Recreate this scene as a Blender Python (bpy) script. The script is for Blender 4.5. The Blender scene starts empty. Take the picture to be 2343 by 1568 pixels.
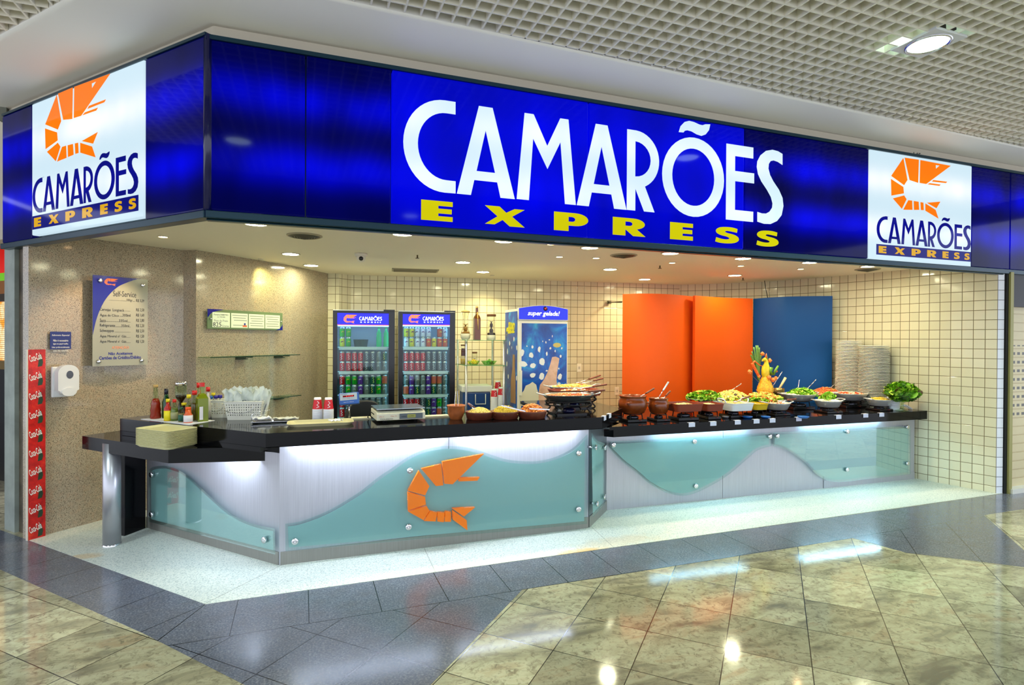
import bpy, bmesh, math, random
from mathutils import Vector, Matrix
from math import sin, cos, pi, radians, sqrt, atan2
random.seed(7)
SC = bpy.context.scene
COL = SC.collection
# ------------------------------------------------------------------ camera
IW, IH = 2343, 1568
F = 1300.5                       # focal length in pixels
CAMZ = 1.60
YAW, PITCH, ROLL = radians(69.778), radians(-0.34), radians(0.29)
_hd = Vector((cos(YAW), sin(YAW), 0)); _rt = Vector((sin(YAW), -cos(YAW), 0)); _Z = Vector((0, 0, 1))
FW = cos(PITCH)*_hd + sin(PITCH)*_Z
_up = -sin(PITCH)*_hd + cos(PITCH)*_Z
RT = cos(ROLL)*_rt + sin(ROLL)*_up
UP = -sin(ROLL)*_rt + cos(ROLL)*_up
CO = Vector((0, 0, CAMZ))
cam_d = bpy.data.cameras.new('camera'); cam = bpy.data.objects.new('camera', cam_d); COL.objects.link(cam)
cam_d.sensor_fit = 'HORIZONTAL'; cam_d.sensor_width = 36.0; cam_d.lens = 36.0*F/IW
cam_d.clip_start = 0.05; cam_d.clip_end = 100
m = Matrix.Identity(4)
for i in range(3):
    m[i][0] = RT[i]; m[i][1] = UP[i]; m[i][2] = -FW[i]; m[i][3] = CO[i]
cam.matrix_world = m
SC.camera = cam
# ------------------------------------------------------------------ view, world
SC.view_settings.view_transform = 'Standard'
SC.view_settings.look = 'None'
SC.view_settings.exposure = 0.0
SC.view_settings.gamma = 1.0
SC.view_settings.use_curve_mapping = False
SC.cycles.max_bounces = 8
SC.cycles.diffuse_bounces = 4
SC.cycles.glossy_bounces = 4
SC.cycles.transparent_max_bounces = 12
SC.cycles.sample_clamp_indirect = 6.0
wd = bpy.data.worlds.new('mall_hall'); SC.world = wd; wd.use_nodes = True
wd.node_tree.nodes['Background'].inputs[0].default_value = (0.80, 0.86, 1.0, 1)
wd.node_tree.nodes['Background'].inputs[1].default_value = 2.3

def lamp(name, kind, loc, energy, color, size=0.1, target=None, spot=None, blend=0.5, sy=None):
    d = bpy.data.lights.new(name, kind); d.energy = energy; d.color = color
    if kind == 'AREA':
        d.shape = 'DISK' if sy is None else 'RECTANGLE'; d.size = size
        if sy: d.size_y = sy
    elif kind == 'SPOT':
        d.spot_size = radians(spot or 60); d.spot_blend = blend; d.shadow_soft_size = size
    else: d.shadow_soft_size = size
    o = bpy.data.objects.new(name, d); COL.objects.link(o); o.location = loc
    if target is not None:
        o.rotation_euler = (Vector(target)-Vector(loc)).to_track_quat('-Z', 'Y').to_euler()
    return o
# mall lamps hanging in the egg crate ceiling (fixtures are built further down)
MALL = [(3.83, 2.56), (-0.6, 1.4), (1.6, -1.4), (6.6, 0.2), (-3.4, 2.6), (9.0, 2.2), (-3.0, -1.6)]
for k, (x, y) in enumerate(MALL):
    lamp('mall_lamp_light', 'SPOT', (x, y, 3.53), 330, (0.80, 0.97, 1.0) if k else (0.62, 1.0, 0.86), 0.1, (x, y, 0), 140, 0.8)

lamp('mall_lamp_spill', 'POINT', (3.66, 2.62, 3.66), 2.2, (0.62, 1.0, 0.86), 0.05)  # added point light without a fixture, brightens the louvre blades near the lamp
# ------------------------------------------------------------------ geometry of the place
def ray(px, py): return FW + RT*((px-IW/2)/F) - UP*((py-IH/2)/F)
def hz(px, py, z=0.0):           # point of the horizontal plane z
    d = ray(px, py); return CO + d*((z-CAMZ)/d.z)
def hy(px, py, Y):               # point of the plane y = Y
    d = ray(px, py); return CO + d*(Y/d.y)
def dep(p): return (Vector(p)-CO).dot(FW)
class Fr:
    """vertical plane: u along it, w up, n towards the mall"""
    def __init__(s, p, a):
        s.p = Vector((p[0], p[1], 0)); s.a = a
        s.u = Vector((cos(a), sin(a), 0)); s.n = Vector((sin(a), -cos(a), 0))
    def uv(s, px, py):
        d = ray(px, py); t = ((s.p-CO).dot(s.n))/d.dot(s.n); q = CO+d*t
        return ((q-s.p).dot(s.u), q.z)
    def off(s, n): return Fr(s.p+s.n*n, s.a)
    def at(s, u, w, n=0): return s.p+s.u*u+_Z*w+s.n*n
    def mx(s):
        m = Matrix.Identity(4)
        for i in range(3):
            m[i][0] = s.u[i]; m[i][1] = _Z[i]; m[i][2] = s.n[i]; m[i][3] = s.p[i]
        return m
def frame2(a, b): return Fr(a, atan2(b[1]-a[1], b[0]-a[0]))

# ------------------------------------------------------------------ materials
MATS = {}
def srgb(r, g, b):
    f = lambda c: (c/255/12.92) if c/255 <= .04045 else ((c/255+.055)/1.055)**2.4
    return (f(r), f(g), f(b), 1)
class NT:
    def __init__(s, name):
        s.m = bpy.data.materials.new(name); s.m.use_nodes = True; s.t = s.m.node_tree
        s.b = s.t.nodes['Principled BSDF']; s.out = s.t.nodes['Material Output']
    def n(s, typ, **kw):
        nd = s.t.nodes.new(typ)
        for k, v in kw.items():
            if k[0] == 'i' and k[1:].isdigit(): s.set(nd, int(k[1:]), v)
            elif k in nd.inputs.keys() and not hasattr(nd, k): s.set(nd, k, v)
            else: setattr(nd, k, v)
        return nd
    def set(s, nd, key, v):
        if isinstance(v, bpy.types.NodeSocket): s.t.links.new(v, nd.inputs[key])
        else: nd.inputs[key].default_value = v
    def math(s, op, a, b=0.0, c=0.0):
        nd = s.t.nodes.new('ShaderNodeMath'); nd.operation = op
        s.set(nd, 0, a); s.set(nd, 1, b); s.set(nd, 2, c)
        return nd.outputs[0]
    def noise(s, vec, scale, detail=3.0, rough=.55, dist=0.0):
        nd = s.t.nodes.new('ShaderNodeTexNoise'); s.t.links.new(vec, nd.inputs['Vector'])
        nd.inputs['Scale'].default_value = scale; nd.inputs['Detail'].default_value = detail
        nd.inputs['Roughness'].default_value = rough; nd.inputs['Distortion'].default_value = dist
        return nd.outputs['Fac']
    def ramp(s, fac, stops, interp='LINEAR'):
        nd = s.t.nodes.new('ShaderNodeValToRGB'); s.t.links.new(fac, nd.inputs[0]); cr = nd.color_ramp
        cr.interpolation = interp
        while len(cr.elements) < len(stops): cr.elements.new(.5)
        for e, (p, c) in zip(cr.elements, stops):
            e.position = p; e.color = c if len(c) == 4 else (*c, 1)
        return nd.outputs[0]
    def mix(s, fac, a, b):
        nd = s.t.nodes.new('ShaderNodeMix'); nd.data_type = 'RGBA'
        s.set(nd, 0, fac); s.set(nd, 6, a); s.set(nd, 7, b)
        return nd.outputs[2]
    def pos(s): return s.n('ShaderNodeNewGeometry').outputs['Position']
    def xyz(s, vec):
        nd = s.t.nodes.new('ShaderNodeSeparateXYZ'); s.t.links.new(vec, nd.inputs[0]); return nd.outputs
    def comb(s, x, y, z):
        nd = s.t.nodes.new('ShaderNodeCombineXYZ'); s.set(nd, 0, x); s.set(nd, 1, y); s.set(nd, 2, z); return nd.outputs[0]
    def maprange(s, v, a, b, c=0.0, d=1.0):
        nd = s.t.nodes.new('ShaderNodeMapRange'); s.set(nd, 0, v); s.set(nd, 1, a); s.set(nd, 2, b); s.set(nd, 3, c); s.set(nd, 4, d)
        return nd.outputs[0]
    def P(s, **kw):
        for k, v in kw.items(): s.set(s.b, {'base': 'Base Color', 'rough': 'Roughness', 'metal': 'Metallic', 'spec': 'Specular IOR Level', 'ec': 'Emission Color', 'es': 'Emission Strength', 'alpha': 'Alpha', 'nrm': 'Normal', 'coat': 'Coat Weight', 'trans': 'Transmission Weight', 'sss': 'Subsurface Weight', 'aniso': 'Anisotropic', 'ior': 'IOR'}[k], v)
        return s
    def bump(s, h, strength=.3, dist=.01):
        nd = s.t.nodes.new('ShaderNodeBump'); s.set(nd, 'Height', h); nd.inputs['Strength'].default_value = strength; nd.inputs['Distance'].default_value = dist
        return nd.outputs[0]
def mat(name, rgb=(200, 200, 200), rough=.5, metal=0.0, var=0.0, vscale=30, em=0.0, spec=.5, alpha=1.0, coat=0.0):
    if name in MATS: return MATS[name]
    n = NT(name); c = srgb(*rgb)
    n.P(rough=rough, metal=metal, spec=spec, coat=coat)
    if var:
        f = n.noise(n.pos(), vscale, 4)
        n.P(base=n.mix(n.maprange(f, .35, .65), tuple([max(0, x*(1-var)) for x in c[:3]])+(1,), tuple([min(1, x*(1+var)) for x in c[:3]])+(1,)))
    else: n.P(base=c)
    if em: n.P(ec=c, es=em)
    if alpha < 1: n.P(alpha=alpha)
    MATS[name] = n.m
    return n.m
def thin_glass(name, tint=(235, 250, 245), gloss=.10, rough=.02):
    if name in MATS: return MATS[name]
    n = NT(name); t = n.t
    tr = n.n('ShaderNodeBsdfTransparent'); tr.inputs[0].default_value = srgb(*tint)
    gl = n.n('ShaderNodeBsdfGlossy'); gl.inputs['Roughness'].default_value = rough; gl.inputs[0].default_value = (1, 1, 1, 1)
    lw = n.n('ShaderNodeFresnel'); lw.inputs[0].default_value = 1.4
    mx = n.n('ShaderNodeMixShader'); t.links.new(n.math('MULTIPLY_ADD', lw.outputs[0], .35, gloss*.10), mx.inputs[0])
    t.links.new(tr.outputs[0], mx.inputs[1]); t.links.new(gl.outputs[0], mx.inputs[2])
    t.links.new(mx.outputs[0], n.out.inputs[0]); MATS[name] = n.m
    return n.m
def frosted(name, rgb, clear=.35, tint=(200, 235, 230)):
    if name in MATS: return MATS[name]
    n = NT(name); t = n.t
    tr = n.n('ShaderNodeBsdfTransparent'); tr.inputs[0].default_value = srgb(*tint)
    di = n.n('ShaderNodeBsdfDiffuse'); di.inputs[0].default_value = srgb(*rgb)
    tl = n.n('ShaderNodeBsdfTranslucent'); tl.inputs[0].default_value = srgb(*rgb)
    gl = n.n('ShaderNodeBsdfGlossy'); gl.inputs['Roughness'].default_value = .12
    a = n.n('ShaderNodeMixShader'); a.inputs[0].default_value = .22
    t.links.new(di.outputs[0], a.inputs[1]); t.links.new(tl.outputs[0], a.inputs[2])
    b = n.n('ShaderNodeMixShader'); b.inputs[0].default_value = 1-clear
    t.links.new(tr.outputs[0], b.inputs[1]); t.links.new(a.outputs[0], b.inputs[2])
    c = n.n('ShaderNodeMixShader'); c.inputs[0].default_value = .05
    t.links.new(b.outputs[0], c.inputs[1]); t.links.new(gl.outputs[0], c.inputs[2])
    t.links.new(c.outputs[0], n.out.inputs[0]); MATS[name] = n.m
    return n.m

# ------------------------------------------------------------------ mesh builder
class MB:
    def __init__(s): s.v = []; s.f = []; s.m = []; s.s = []; s.mx = None; s.uv = None
    def add(s, vs, fs, mi=0, sm=False):
        o = len(s.v)
        for v in vs:
            v = Vector(v)
            s.v.append(s.mx @ v if s.mx is not None else v)
        for f in fs: s.f.append([o+i for i in f]); s.m.append(mi); s.s.append(sm)
        return s
    def box(s, a, b, mi=0):
        x0, y0, z0 = a; x1, y1, z1 = b
        return s.add([(x0, y0, z0), (x1, y0, z0), (x1, y1, z0), (x0, y1, z0), (x0, y0, z1), (x1, y0, z1), (x1, y1, z1), (x0, y1, z1)],
              [(0, 3, 2, 1), (4, 5, 6, 7), (0, 1, 5, 4), (1, 2, 6, 5), (2, 3, 7, 6), (3, 0, 4, 7)], mi)
    def cb(s, c, d, mi=0): return s.box([c[i]-d[i]/2 for i in range(3)], [c[i]+d[i]/2 for i in range(3)], mi)
    def prism(s, poly, z0, z1, mi=0, mi_side=None):
        n = len(poly)
        ar = sum(poly[i][0]*poly[(i+1) % n][1]-poly[(i+1) % n][0]*poly[i][1] for i in range(n))
        if ar < 0: poly = poly[::-1]
        vs = [(x, y, z0) for x, y in poly]+[(x, y, z1) for x, y in poly]
        s.add(vs, [list(range(n))[::-1], list(range(n, 2*n))], mi)
        o = len(s.v)-2*n
        for i in range(n):
            j = (i+1) % n; s.f.append([o+i, o+j, o+n+j, o+n+i]); s.m.append(mi if mi_side is None else mi_side); s.s.append(False)
        return s
    def lathe(s, prof, seg=24, c=(0, 0, 0), sx=1, sy=1, mi=0, sm=True, cap=True, wob=0):
        vs = []; fs = []
        for k, (r, z) in enumerate(prof):
            for i in range(seg):
                a = 2*pi*i/seg; rr = r*(1+wob*sin(a*5+k))
                vs.append((c[0]+rr*cos(a)*sx, c[1]+rr*sin(a)*sy, c[2]+z))
        for k in range(len(prof)-1):
            for i in range(seg):
                j = (i+1) % seg; fs.append((k*seg+i, k*seg+j, (k+1)*seg+j, (k+1)*seg+i))
        s.add(vs, fs, mi, sm)
        o = len(s.v)-len(vs)
        if cap:
            if prof[0][0] > 1e-5: s.f.append([o+i for i in range(seg)][::-1]); s.m.append(mi); s.s.append(False)
            if prof[-1][0] > 1e-5: s.f.append([o+(len(prof)-1)*seg+i for i in range(seg)]); s.m.append(mi); s.s.append(False)
        return s
    def cyl(s, c, r, h, seg=20, mi=0, r2=None, sm=True): return s.lathe([(r, 0), (r if r2 is None else r2, h)], seg, c, mi=mi, sm=sm)
    def tube(s, path, r, seg=8, mi=0, sm=True, r2=None):
        path = [Vector(p) for p in path]; vs = []; fs = []; n = len(path); prev = None
        for k, p in enumerate(path):
            d = (path[min(k+1, n-1)]-path[max(k-1, 0)]).normalized()
            if prev is None:
                a = Vector((0, 0, 1)) if abs(d.z) < .9 else Vector((1, 0, 0)); e1 = d.cross(a).normalized()
            else: e1 = (prev-d*prev.dot(d)).normalized()
            prev = e1; e2 = d.cross(e1); rr = r if r2 is None else r+(r2-r)*k/(n-1)
            for i in range(seg):
                t = 2*pi*i/seg; vs.append(p+e1*(rr*cos(t))+e2*(rr*sin(t)))
        for k in range(n-1):
            for i in range(seg):
                j = (i+1) % seg; fs.append((k*seg+i, k*seg+j, (k+1)*seg+j, (k+1)*seg+i))
        fs.append(list(range(seg))[::-1]); fs.append([(n-1)*seg+i for i in range(seg)])
        return s.add(vs, fs, mi, sm)
    def ball(s, c, r, seg=10, mi=0, sx=1, sy=1, sz=1, jit=0):
        vs = []; fs = []; rings = max(4, seg//2)
        for k in range(rings+1):
            ph = pi*k/rings
            for i in range(seg):
                a = 2*pi*i/seg; q = 1+random.uniform(-jit, jit)
                vs.append((c[0]+r*sx*q*sin(ph)*cos(a), c[1]+r*sy*q*sin(ph)*sin(a), c[2]+r*sz*q*cos(ph)))
        for k in range(rings):
            for i in range(seg):
                j = (i+1) % seg; fs.append((k*seg+i, (k+1)*seg+i, (k+1)*seg+j, k*seg+j))
        return s.add(vs, fs, mi, True)
    def build(s, name, mats, parent=None, loc=None, rz=0, bevel=0, uvs=None):
        me = bpy.data.meshes.new(name)
        me.from_pydata([tuple(v) for v in s.v], [], s.f)
        if not isinstance(mats, (list, tuple)): mats = [mats]
        for mt in mats: me.materials.append(mt)
        for p, mi, sm in zip(me.polygons, s.m, s.s): p.material_index = mi; p.use_smooth = sm
        if uvs:
            ul = me.uv_layers.new(name='UVMap')
            for l in me.loops: ul.data[l.index].uv = uvs[l.vertex_index]
        me.update()
        o = bpy.data.objects.new(name, me); COL.objects.link(o)
        if parent: o.parent = parent
        if loc is not None: o.location = loc
        if rz: o.rotation_euler = (0, 0, rz)
        if bevel:
            b = o.modifiers.new('bevel', 'BEVEL'); b.width = bevel; b.segments = 2; b.limit_method = 'ANGLE'; b.angle_limit = radians(40)
        return o
def tag(o, label=None, cat=None, group=None, kind=None):
    if label: o['label'] = label
    if cat: o['category'] = cat
    if group: o['group'] = group
    if kind: o['kind'] = kind
    return o
def thing(name, label, cat, loc=(0, 0, 0), rz=0, group=None):
    o = bpy.data.objects.new(name, None); COL.objects.link(o); o.empty_display_size = .05
    o.location = loc; o.rotation_euler = (0, 0, rz)
    return tag(o, label, cat, group)
def fthing(name, label, cat, fr, group=None):     # thing standing on a wall plane; children use (u, w, n)
    o = thing(name, label, cat, group=group); o.matrix_world = fr.mx(); return o
def struct(o): o['kind'] = 'structure'; return o
def dup(root, loc=None, rz=None, label=None, group=None):
    r = root.copy(); COL.objects.link(r)
    if loc is not None: r.location = loc
    if rz is not None: r.rotation_euler = (0, 0, rz)
    if label: r['label'] = label
    if group: r['group'] = group
    for ch in list(root.children):
        c = ch.copy(); COL.objects.link(c); c.parent = r
        for g in list(ch.children):
            d = g.copy(); COL.objects.link(d); d.parent = c
    return r
def curve_mesh(cu):
    o = bpy.data.objects.new('tmp', cu); me = bpy.data.meshes.new_from_object(o)
    bpy.data.objects.remove(o); bpy.data.curves.remove(cu); return me
def flat(name, loops, n0, n1, mt, parent, offset=0.0):
    """closed outlines (holes allowed) given in (u, w), made a solid from n0 to n1"""
    cu = bpy.data.curves.new(name, 'CURVE'); cu.dimensions = '2D'; cu.fill_mode = 'BOTH'; cu.extrude = abs(n1-n0)/2; cu.offset = offset
    for lp in loops:
        sp = cu.splines.new('POLY'); sp.points.add(len(lp)-1); sp.use_cyclic_u = True
        for p, (u, w) in zip(sp.points, lp): p.co = (u, w, 0, 1)
    me = curve_mesh(cu)
    for v in me.vertices: v.co.z += (n0+n1)/2
    me.materials.clear(); me.materials.append(mt); me.name = name
    o = bpy.data.objects.new(name, me); COL.objects.link(o)
    if parent: o.parent = parent
    return o
def text_me(s, shear=0.0, bold=0.0, ext=.02):
    cu = bpy.data.curves.new('t', 'FONT'); cu.body = s; cu.shear = shear; cu.offset = bold; cu.fill_mode = 'BOTH' if ext else 'FRONT'; cu.extrude = ext; cu.resolution_u = 2
    return curve_mesh(cu)
def text(name, s, u0, w0, u1, w1, n, mt, parent, shear=0.0, bold=0.0, label=None):
    me = text_me(s, shear, bold)
    xs = [v.co.x for v in me.vertices]; ys = [v.co.y for v in me.vertices]
    a, b, c, d = min(xs), max(xs), min(ys), max(ys)
    for v in me.vertices:
        v.co.x = u0+(v.co.x-a)/(b-a)*(u1-u0); v.co.y = w0+(v.co.y-c)/(d-c)*(w1-w0); v.co.z = n+v.co.z*.02
    me.materials.clear(); me.materials.append(mt); me.name = name
    o = bpy.data.objects.new(name, me); COL.objects.link(o); o.parent = parent
    if label: o['label'] = label
    return o
def ell(cx, cy, rx, ry, a0, a1, n=16): return [(cx+rx*cos(radians(a0+(a1-a0)*i/n)), cy+ry*sin(radians(a0+(a1-a0)*i/n))) for i in range(n+1)]
def smooth(pts, n=6):            # Catmull-Rom through the points
    out = []
    for i in range(len(pts)-1):
        p0 = pts[max(i-1, 0)]; p1 = pts[i]; p2 = pts[i+1]; p3 = pts[min(i+2, len(pts)-1)]
        for k in range(n):
            t = k/n
            out.append(tuple(.5*((2*p1[j])+(-p0[j]+p2[j])*t+(2*p0[j]-5*p1[j]+4*p2[j]-p3[j])*t*t+(-p0[j]+3*p1[j]-3*p2[j]+p3[j])*t**3) for j in range(len(p1))))
    out.append(tuple(pts[-1])); return out
ORD = ['first', 'second', 'third', 'fourth', 'fifth', 'sixth', 'seventh', 'eighth', 'ninth', 'tenth', 'eleventh', 'twelfth', 'thirteenth', 'fourteenth', 'fifteenth', 'sixteenth', 'seventeenth', 'eighteenth', 'nineteenth', 'twentieth']
# ================================================================== THE SETTING
ZC = 2.443          # ceiling inside the kiosk
ZG = 3.55           # egg crate ceiling of the mall
FX = Fr((-0.543, 3.80), 0.0)                       # plane of the long sign and of the kiosk front
LA = atan2(-0.750, 0.661)
FL = Fr((-0.543, 3.80), LA)                        # plane of the short sign (u negative, to the left)
# ---- floor materials
def m_floor():
    n = NT('mall_granite_tiles'); p = n.pos(); o = hz(1200+638/2.04987, 1050+667/2.04987)
    mp = n.n('ShaderNodeMapping'); n.t.links.new(p, mp.inputs[0]); a = radians(-44.9); s = 1/.4006
    mp.vector_type = 'POINT'; mp.inputs['Rotation'].default_value = (0, 0, -a); mp.inputs['Scale'].default_value = (s, s, s)
    ox, oy = o.x, o.y; ca, sa = cos(-a), sin(-a)
    mp.inputs['Location'].default_value = (-(ca*ox*s-sa*oy*s), -(sa*ox*s+ca*oy*s), 0)
    x, y, z = n.xyz(mp.outputs[0])
    def edge(v):
        f = n.math('FRACT', v); d = n.math('MINIMUM', f, n.math('SUBTRACT', 1.0, f)); return d
    d = n.math('MINIMUM', edge(x), edge(y)); joint = n.math('LESS_THAN', d, .006)
    cell = n.comb(n.math('FLOOR', x), n.math('FLOOR', y), 0.0)
    wn = n.n('ShaderNodeTexWhiteNoise'); n.t.links.new(cell, wn.inputs[0])
    sh = n.n('ShaderNodeVectorMath'); sh.operation = 'MULTIPLY_ADD'; n.t.links.new(wn.outputs['Color'], sh.inputs[0]); sh.inputs[1].default_value = (9, 9, 9); n.t.links.new(p, sh.inputs[2])
    q = sh.outputs[0]
    st = n.n('ShaderNodeMapping'); n.t.links.new(q, st.inputs[0]); st.inputs['Scale'].default_value = (1, 2.6, 1); st.inputs['Rotation'].default_value = (0, 0, .9)
    big = n.noise(st.outputs[0], 2.6, 6, .62, .6); fine = n.noise(q, 26, 7, .7, .8); spk = n.noise(st.outputs[0], 13, 8, .75, 1.2)
    c1 = n.ramp(big, [(.32, srgb(132, 126, 106)), (.45, srgb(178, 170, 138)), (.55, srgb(200, 194, 160)), (.68, srgb(180, 160, 126))])
    c2 = n.mix(n.maprange(fine, .5, .66), c1, srgb(138, 128, 104))
    c3 = n.mix(n.maprange(spk, .62, .76), c2, srgb(84, 80, 72))
    tone = n.math('MULTIPLY_ADD', wn.outputs['Value'], .44, .58)
    c4 = n.n('ShaderNodeVectorMath'); c4.operation = 'SCALE'; n.t.links.new(c3, c4.inputs[0]); n.t.links.new(tone, c4.inputs['Scale'])
    n.P(base=n.mix(joint, c4.outputs[0], srgb(52, 50, 44)), rough=n.math('MULTIPLY_ADD', fine, .07, .045), spec=.5)
    return n.m
def m_dark():
    n = NT('dark_granite_band'); p = n.pos(); o = hz(1200+638/2.04987, 1050+667/2.04987)
    x0, y0, z0 = n.xyz(p)
    # slabs laid along the shop front, joints every 0.40 m
    def joint(v, w=.004):
        f = n.math('FRACT', v); return n.math('LESS_THAN', n.math('MINIMUM', f, n.math('SUBTRACT', 1.0, f)), w)
    dx = n.math('SUBTRACT', x0, o.x); dy = n.math('SUBTRACT', y0, o.y)
    u = n.math('MULTIPLY', n.math('SUBTRACT', dx, dy), .7071/.4006); v = n.math('MULTIPLY', n.math('ADD', dx, dy), .7071/.4006)
    grid = n.math('MAXIMUM', joint(u, .006), joint(v, .006))
    nf = n.math('SUBTRACT', 3.818, y0)
    ex = n.math('SUBTRACT', x0, -.543); ey = n.math('SUBTRACT', y0, 3.818)
    nl = n.math('ADD', n.math('MULTIPLY', ex, -.750), n.math('MULTIPLY', ey, -.661)); al = n.math('ADD', n.math('MULTIPLY', ex, -.661), n.math('MULTIPLY', ey, .750))
    infront = n.math('GREATER_THAN', nf, nl); dm = n.math('MAXIMUM', nf, nl)
    jf = n.math('MULTIPLY', infront, joint(n.math('DIVIDE', n.math('SUBTRACT', x0, 2.45), .402), .006))
    jl = n.math('MULTIPLY', n.math('SUBTRACT', 1.0, infront), joint(n.math('DIVIDE', al, .402), .006))
    mit = n.math('LESS_THAN', n.math('ABSOLUTE', n.math('SUBTRACT', nf, nl)), .0025)
    band = n.math('LESS_THAN', dm, .449); line = n.math('LESS_THAN', n.math('ABSOLUTE', n.math('SUBTRACT', dm, .449)), .0025)
    bj = n.math('MAXIMUM', n.math('MAXIMUM', jf, jl), mit)
    j = n.math('MAXIMUM', n.math('MULTIPLY', band, bj), n.math('MAXIMUM', line, n.math('MULTIPLY', n.math('SUBTRACT', 1.0, band), grid)))
    f1 = n.noise(p, 90, 5, .7); f2 = n.noise(p, 9, 4, .6)
    c = n.ramp(f1, [(.30, srgb(70, 74, 86)), (.52, srgb(100, 104, 116)), (.72, srgb(142, 140, 146))])
    c = n.mix(n.maprange(f2, .4, .7, 0, .35), c, srgb(88, 82, 80))
    n.P(base=n.mix(j, c, srgb(26, 26, 28)), rough=n.math('MULTIPLY_ADD', f1, .16, .08), spec=.55)
    return n.m
def m_terrazzo():
    n = NT('white_terrazzo'); p = n.pos()
    f = n.noise(p, 95, 5, .68); g = n.noise(p, 40, 4, .6)
    c = n.ramp(f, [(.30, srgb(110, 120, 116)), (.42, srgb(182, 190, 182)), (.56, srgb(218, 222, 212)), (.7, srgb(206, 200, 182))])
    x, y, z = n.xyz(p)
    def st(cx, cy, rx, ry):
        a = n.math('DIVIDE', n.math('SUBTRACT', x, cx), rx); b = n.math('DIVIDE', n.math('SUBTRACT', y, cy), ry)
        r = n.math('ADD', n.math('MULTIPLY', a, a), n.math('MULTIPLY', b, b))
        return n.maprange(n.math('ADD', r, n.math('MULTIPLY', n.noise(p, 9, 5, .7), 2.2)), 1.2, 1.9, 1, 0)
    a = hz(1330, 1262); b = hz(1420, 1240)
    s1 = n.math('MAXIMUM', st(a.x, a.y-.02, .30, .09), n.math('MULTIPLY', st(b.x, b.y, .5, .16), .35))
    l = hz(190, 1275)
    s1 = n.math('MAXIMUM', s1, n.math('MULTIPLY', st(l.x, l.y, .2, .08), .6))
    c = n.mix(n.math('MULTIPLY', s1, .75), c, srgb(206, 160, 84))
    warm = hz(150, 1230)
    # joints between the slabs
    def jl(p1, p2):
        A = hz(*p1); B = hz(*p2); dx, dy = B.x-A.x, B.y-A.y; L = sqrt(dx*dx+dy*dy); nx, ny = -dy/L, dx/L
        return n.math('LESS_THAN', n.math('ABSOLUTE', n.math('ADD', n.math('MULTIPLY', n.math('SUBTRACT', x, A.x), nx), n.math('MULTIPLY', n.math('SUBTRACT', y, A.y), ny))), .003)
    j = None
    for q in (((971, 1257), (997, 1312)), ((1358, 1211), (1402, 1252)), ((641, 1296), (550, 1342))):
        k = jl(*q)
        j = k if j is None else n.math('MAXIMUM', j, k)
    n.P(base=n.mix(n.math('MULTIPLY', j, .6), c, srgb(120, 118, 105)), rough=.28, spec=.4)
    return n.m
def m_granite(name='speckled_granite', seam=True):
    n = NT(name); p = n.pos()
    st = n.n('ShaderNodeMapping'); n.t.links.new(p, st.inputs[0]); st.inputs['Scale'].default_value = (1.0, 1.0, 1.5); st.inputs['Rotation'].default_value = (.5, .3, 0)
    f = n.noise(st.outputs[0], 150, 3, .6); g = n.noise(p, 30, 4, .6)
    c = n.ramp(f, [(.30, srgb(62, 54, 46)), (.40, srgb(100, 88, 74)), (.46, srgb(166, 152, 130)), (.6, srgb(184, 170, 146)), (.72, srgb(180, 156, 132))])
    c = n.mix(n.maprange(g, .52, .7, 0, .5), c, srgb(186, 156, 128))
    n.P(base=c, rough=.10, spec=.5)
    return n.m
def m_tile(name, base=(222, 214, 184), grout=(112, 96, 62), size=.1035):
    n = NT(name); tc = n.n('ShaderNodeUVMap'); x, y, z = n.xyz(tc.outputs[0])
    x = n.math('DIVIDE', x, size); y = n.math('DIVIDE', y, size)
    def e(v):
        f = n.math('FRACT', v); return n.math('MINIMUM', f, n.math('SUBTRACT', 1.0, f))
    d = n.math('MINIMUM', e(x), e(y)); j = n.math('LESS_THAN', d, .028)
    cell = n.comb(n.math('FLOOR', x), n.math('FLOOR', y), 0.0)
    wn = n.n('ShaderNodeTexWhiteNoise'); n.t.links.new(cell, wn.inputs[0])
    c = n.mix(wn.outputs['Value'], srgb(*base), srgb(*[v-9 for v in base]))
    n.P(base=n.mix(j, c, srgb(*grout)), rough=n.math('MULTIPLY_ADD', j, .5, .09), spec=.45,
        nrm=n.bump(n.maprange(d, .02, .06), .35, .004))
    return n.m
GR = m_granite(); TILE = m_tile('cream_wall_tiles'); TILEB = m_tile('white_reveal_tiles', (238, 240, 246), (120, 118, 120))
BLACK = mat('black_granite', (8, 8, 11), .10, 0, .5, 160, spec=.22)
CREAM = mat('cream_paint', (240, 230, 208), .6)
SOFF = mat('soffit_paint', (234, 230, 222), .4)
DARKM = mat('dark_metal', (24, 28, 30), .35, .6)
GREY = mat('grey_metal', (70, 84, 88), .35, .7)
def m_steel(name='brushed_steel', rgb=(190, 190, 198), rough=.32):
    n = NT(name); p = n.pos(); mp = n.n('ShaderNodeMapping'); n.t.links.new(p, mp.inputs[0]); mp.inputs['Scale'].default_value = (220, 220, 3)
    f = n.noise(mp.outputs[0], 1, 3, .6); g = n.noise(p, 2.2, 4, .6)
    MATS[name] = n.m
    n.P(base=n.mix(n.maprange(f, .3, .7), srgb(*[v-14 for v in rgb]), srgb(*rgb)), metal=.45, rough=n.math('MULTIPLY_ADD', g, .22, rough-.08))
    return n.m
STEEL = m_steel(); CHROME = mat('polished_steel', (222, 222, 226), .16, 1.0); ALU = mat('satin_aluminium', (196, 196, 200), .3, .9)

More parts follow.
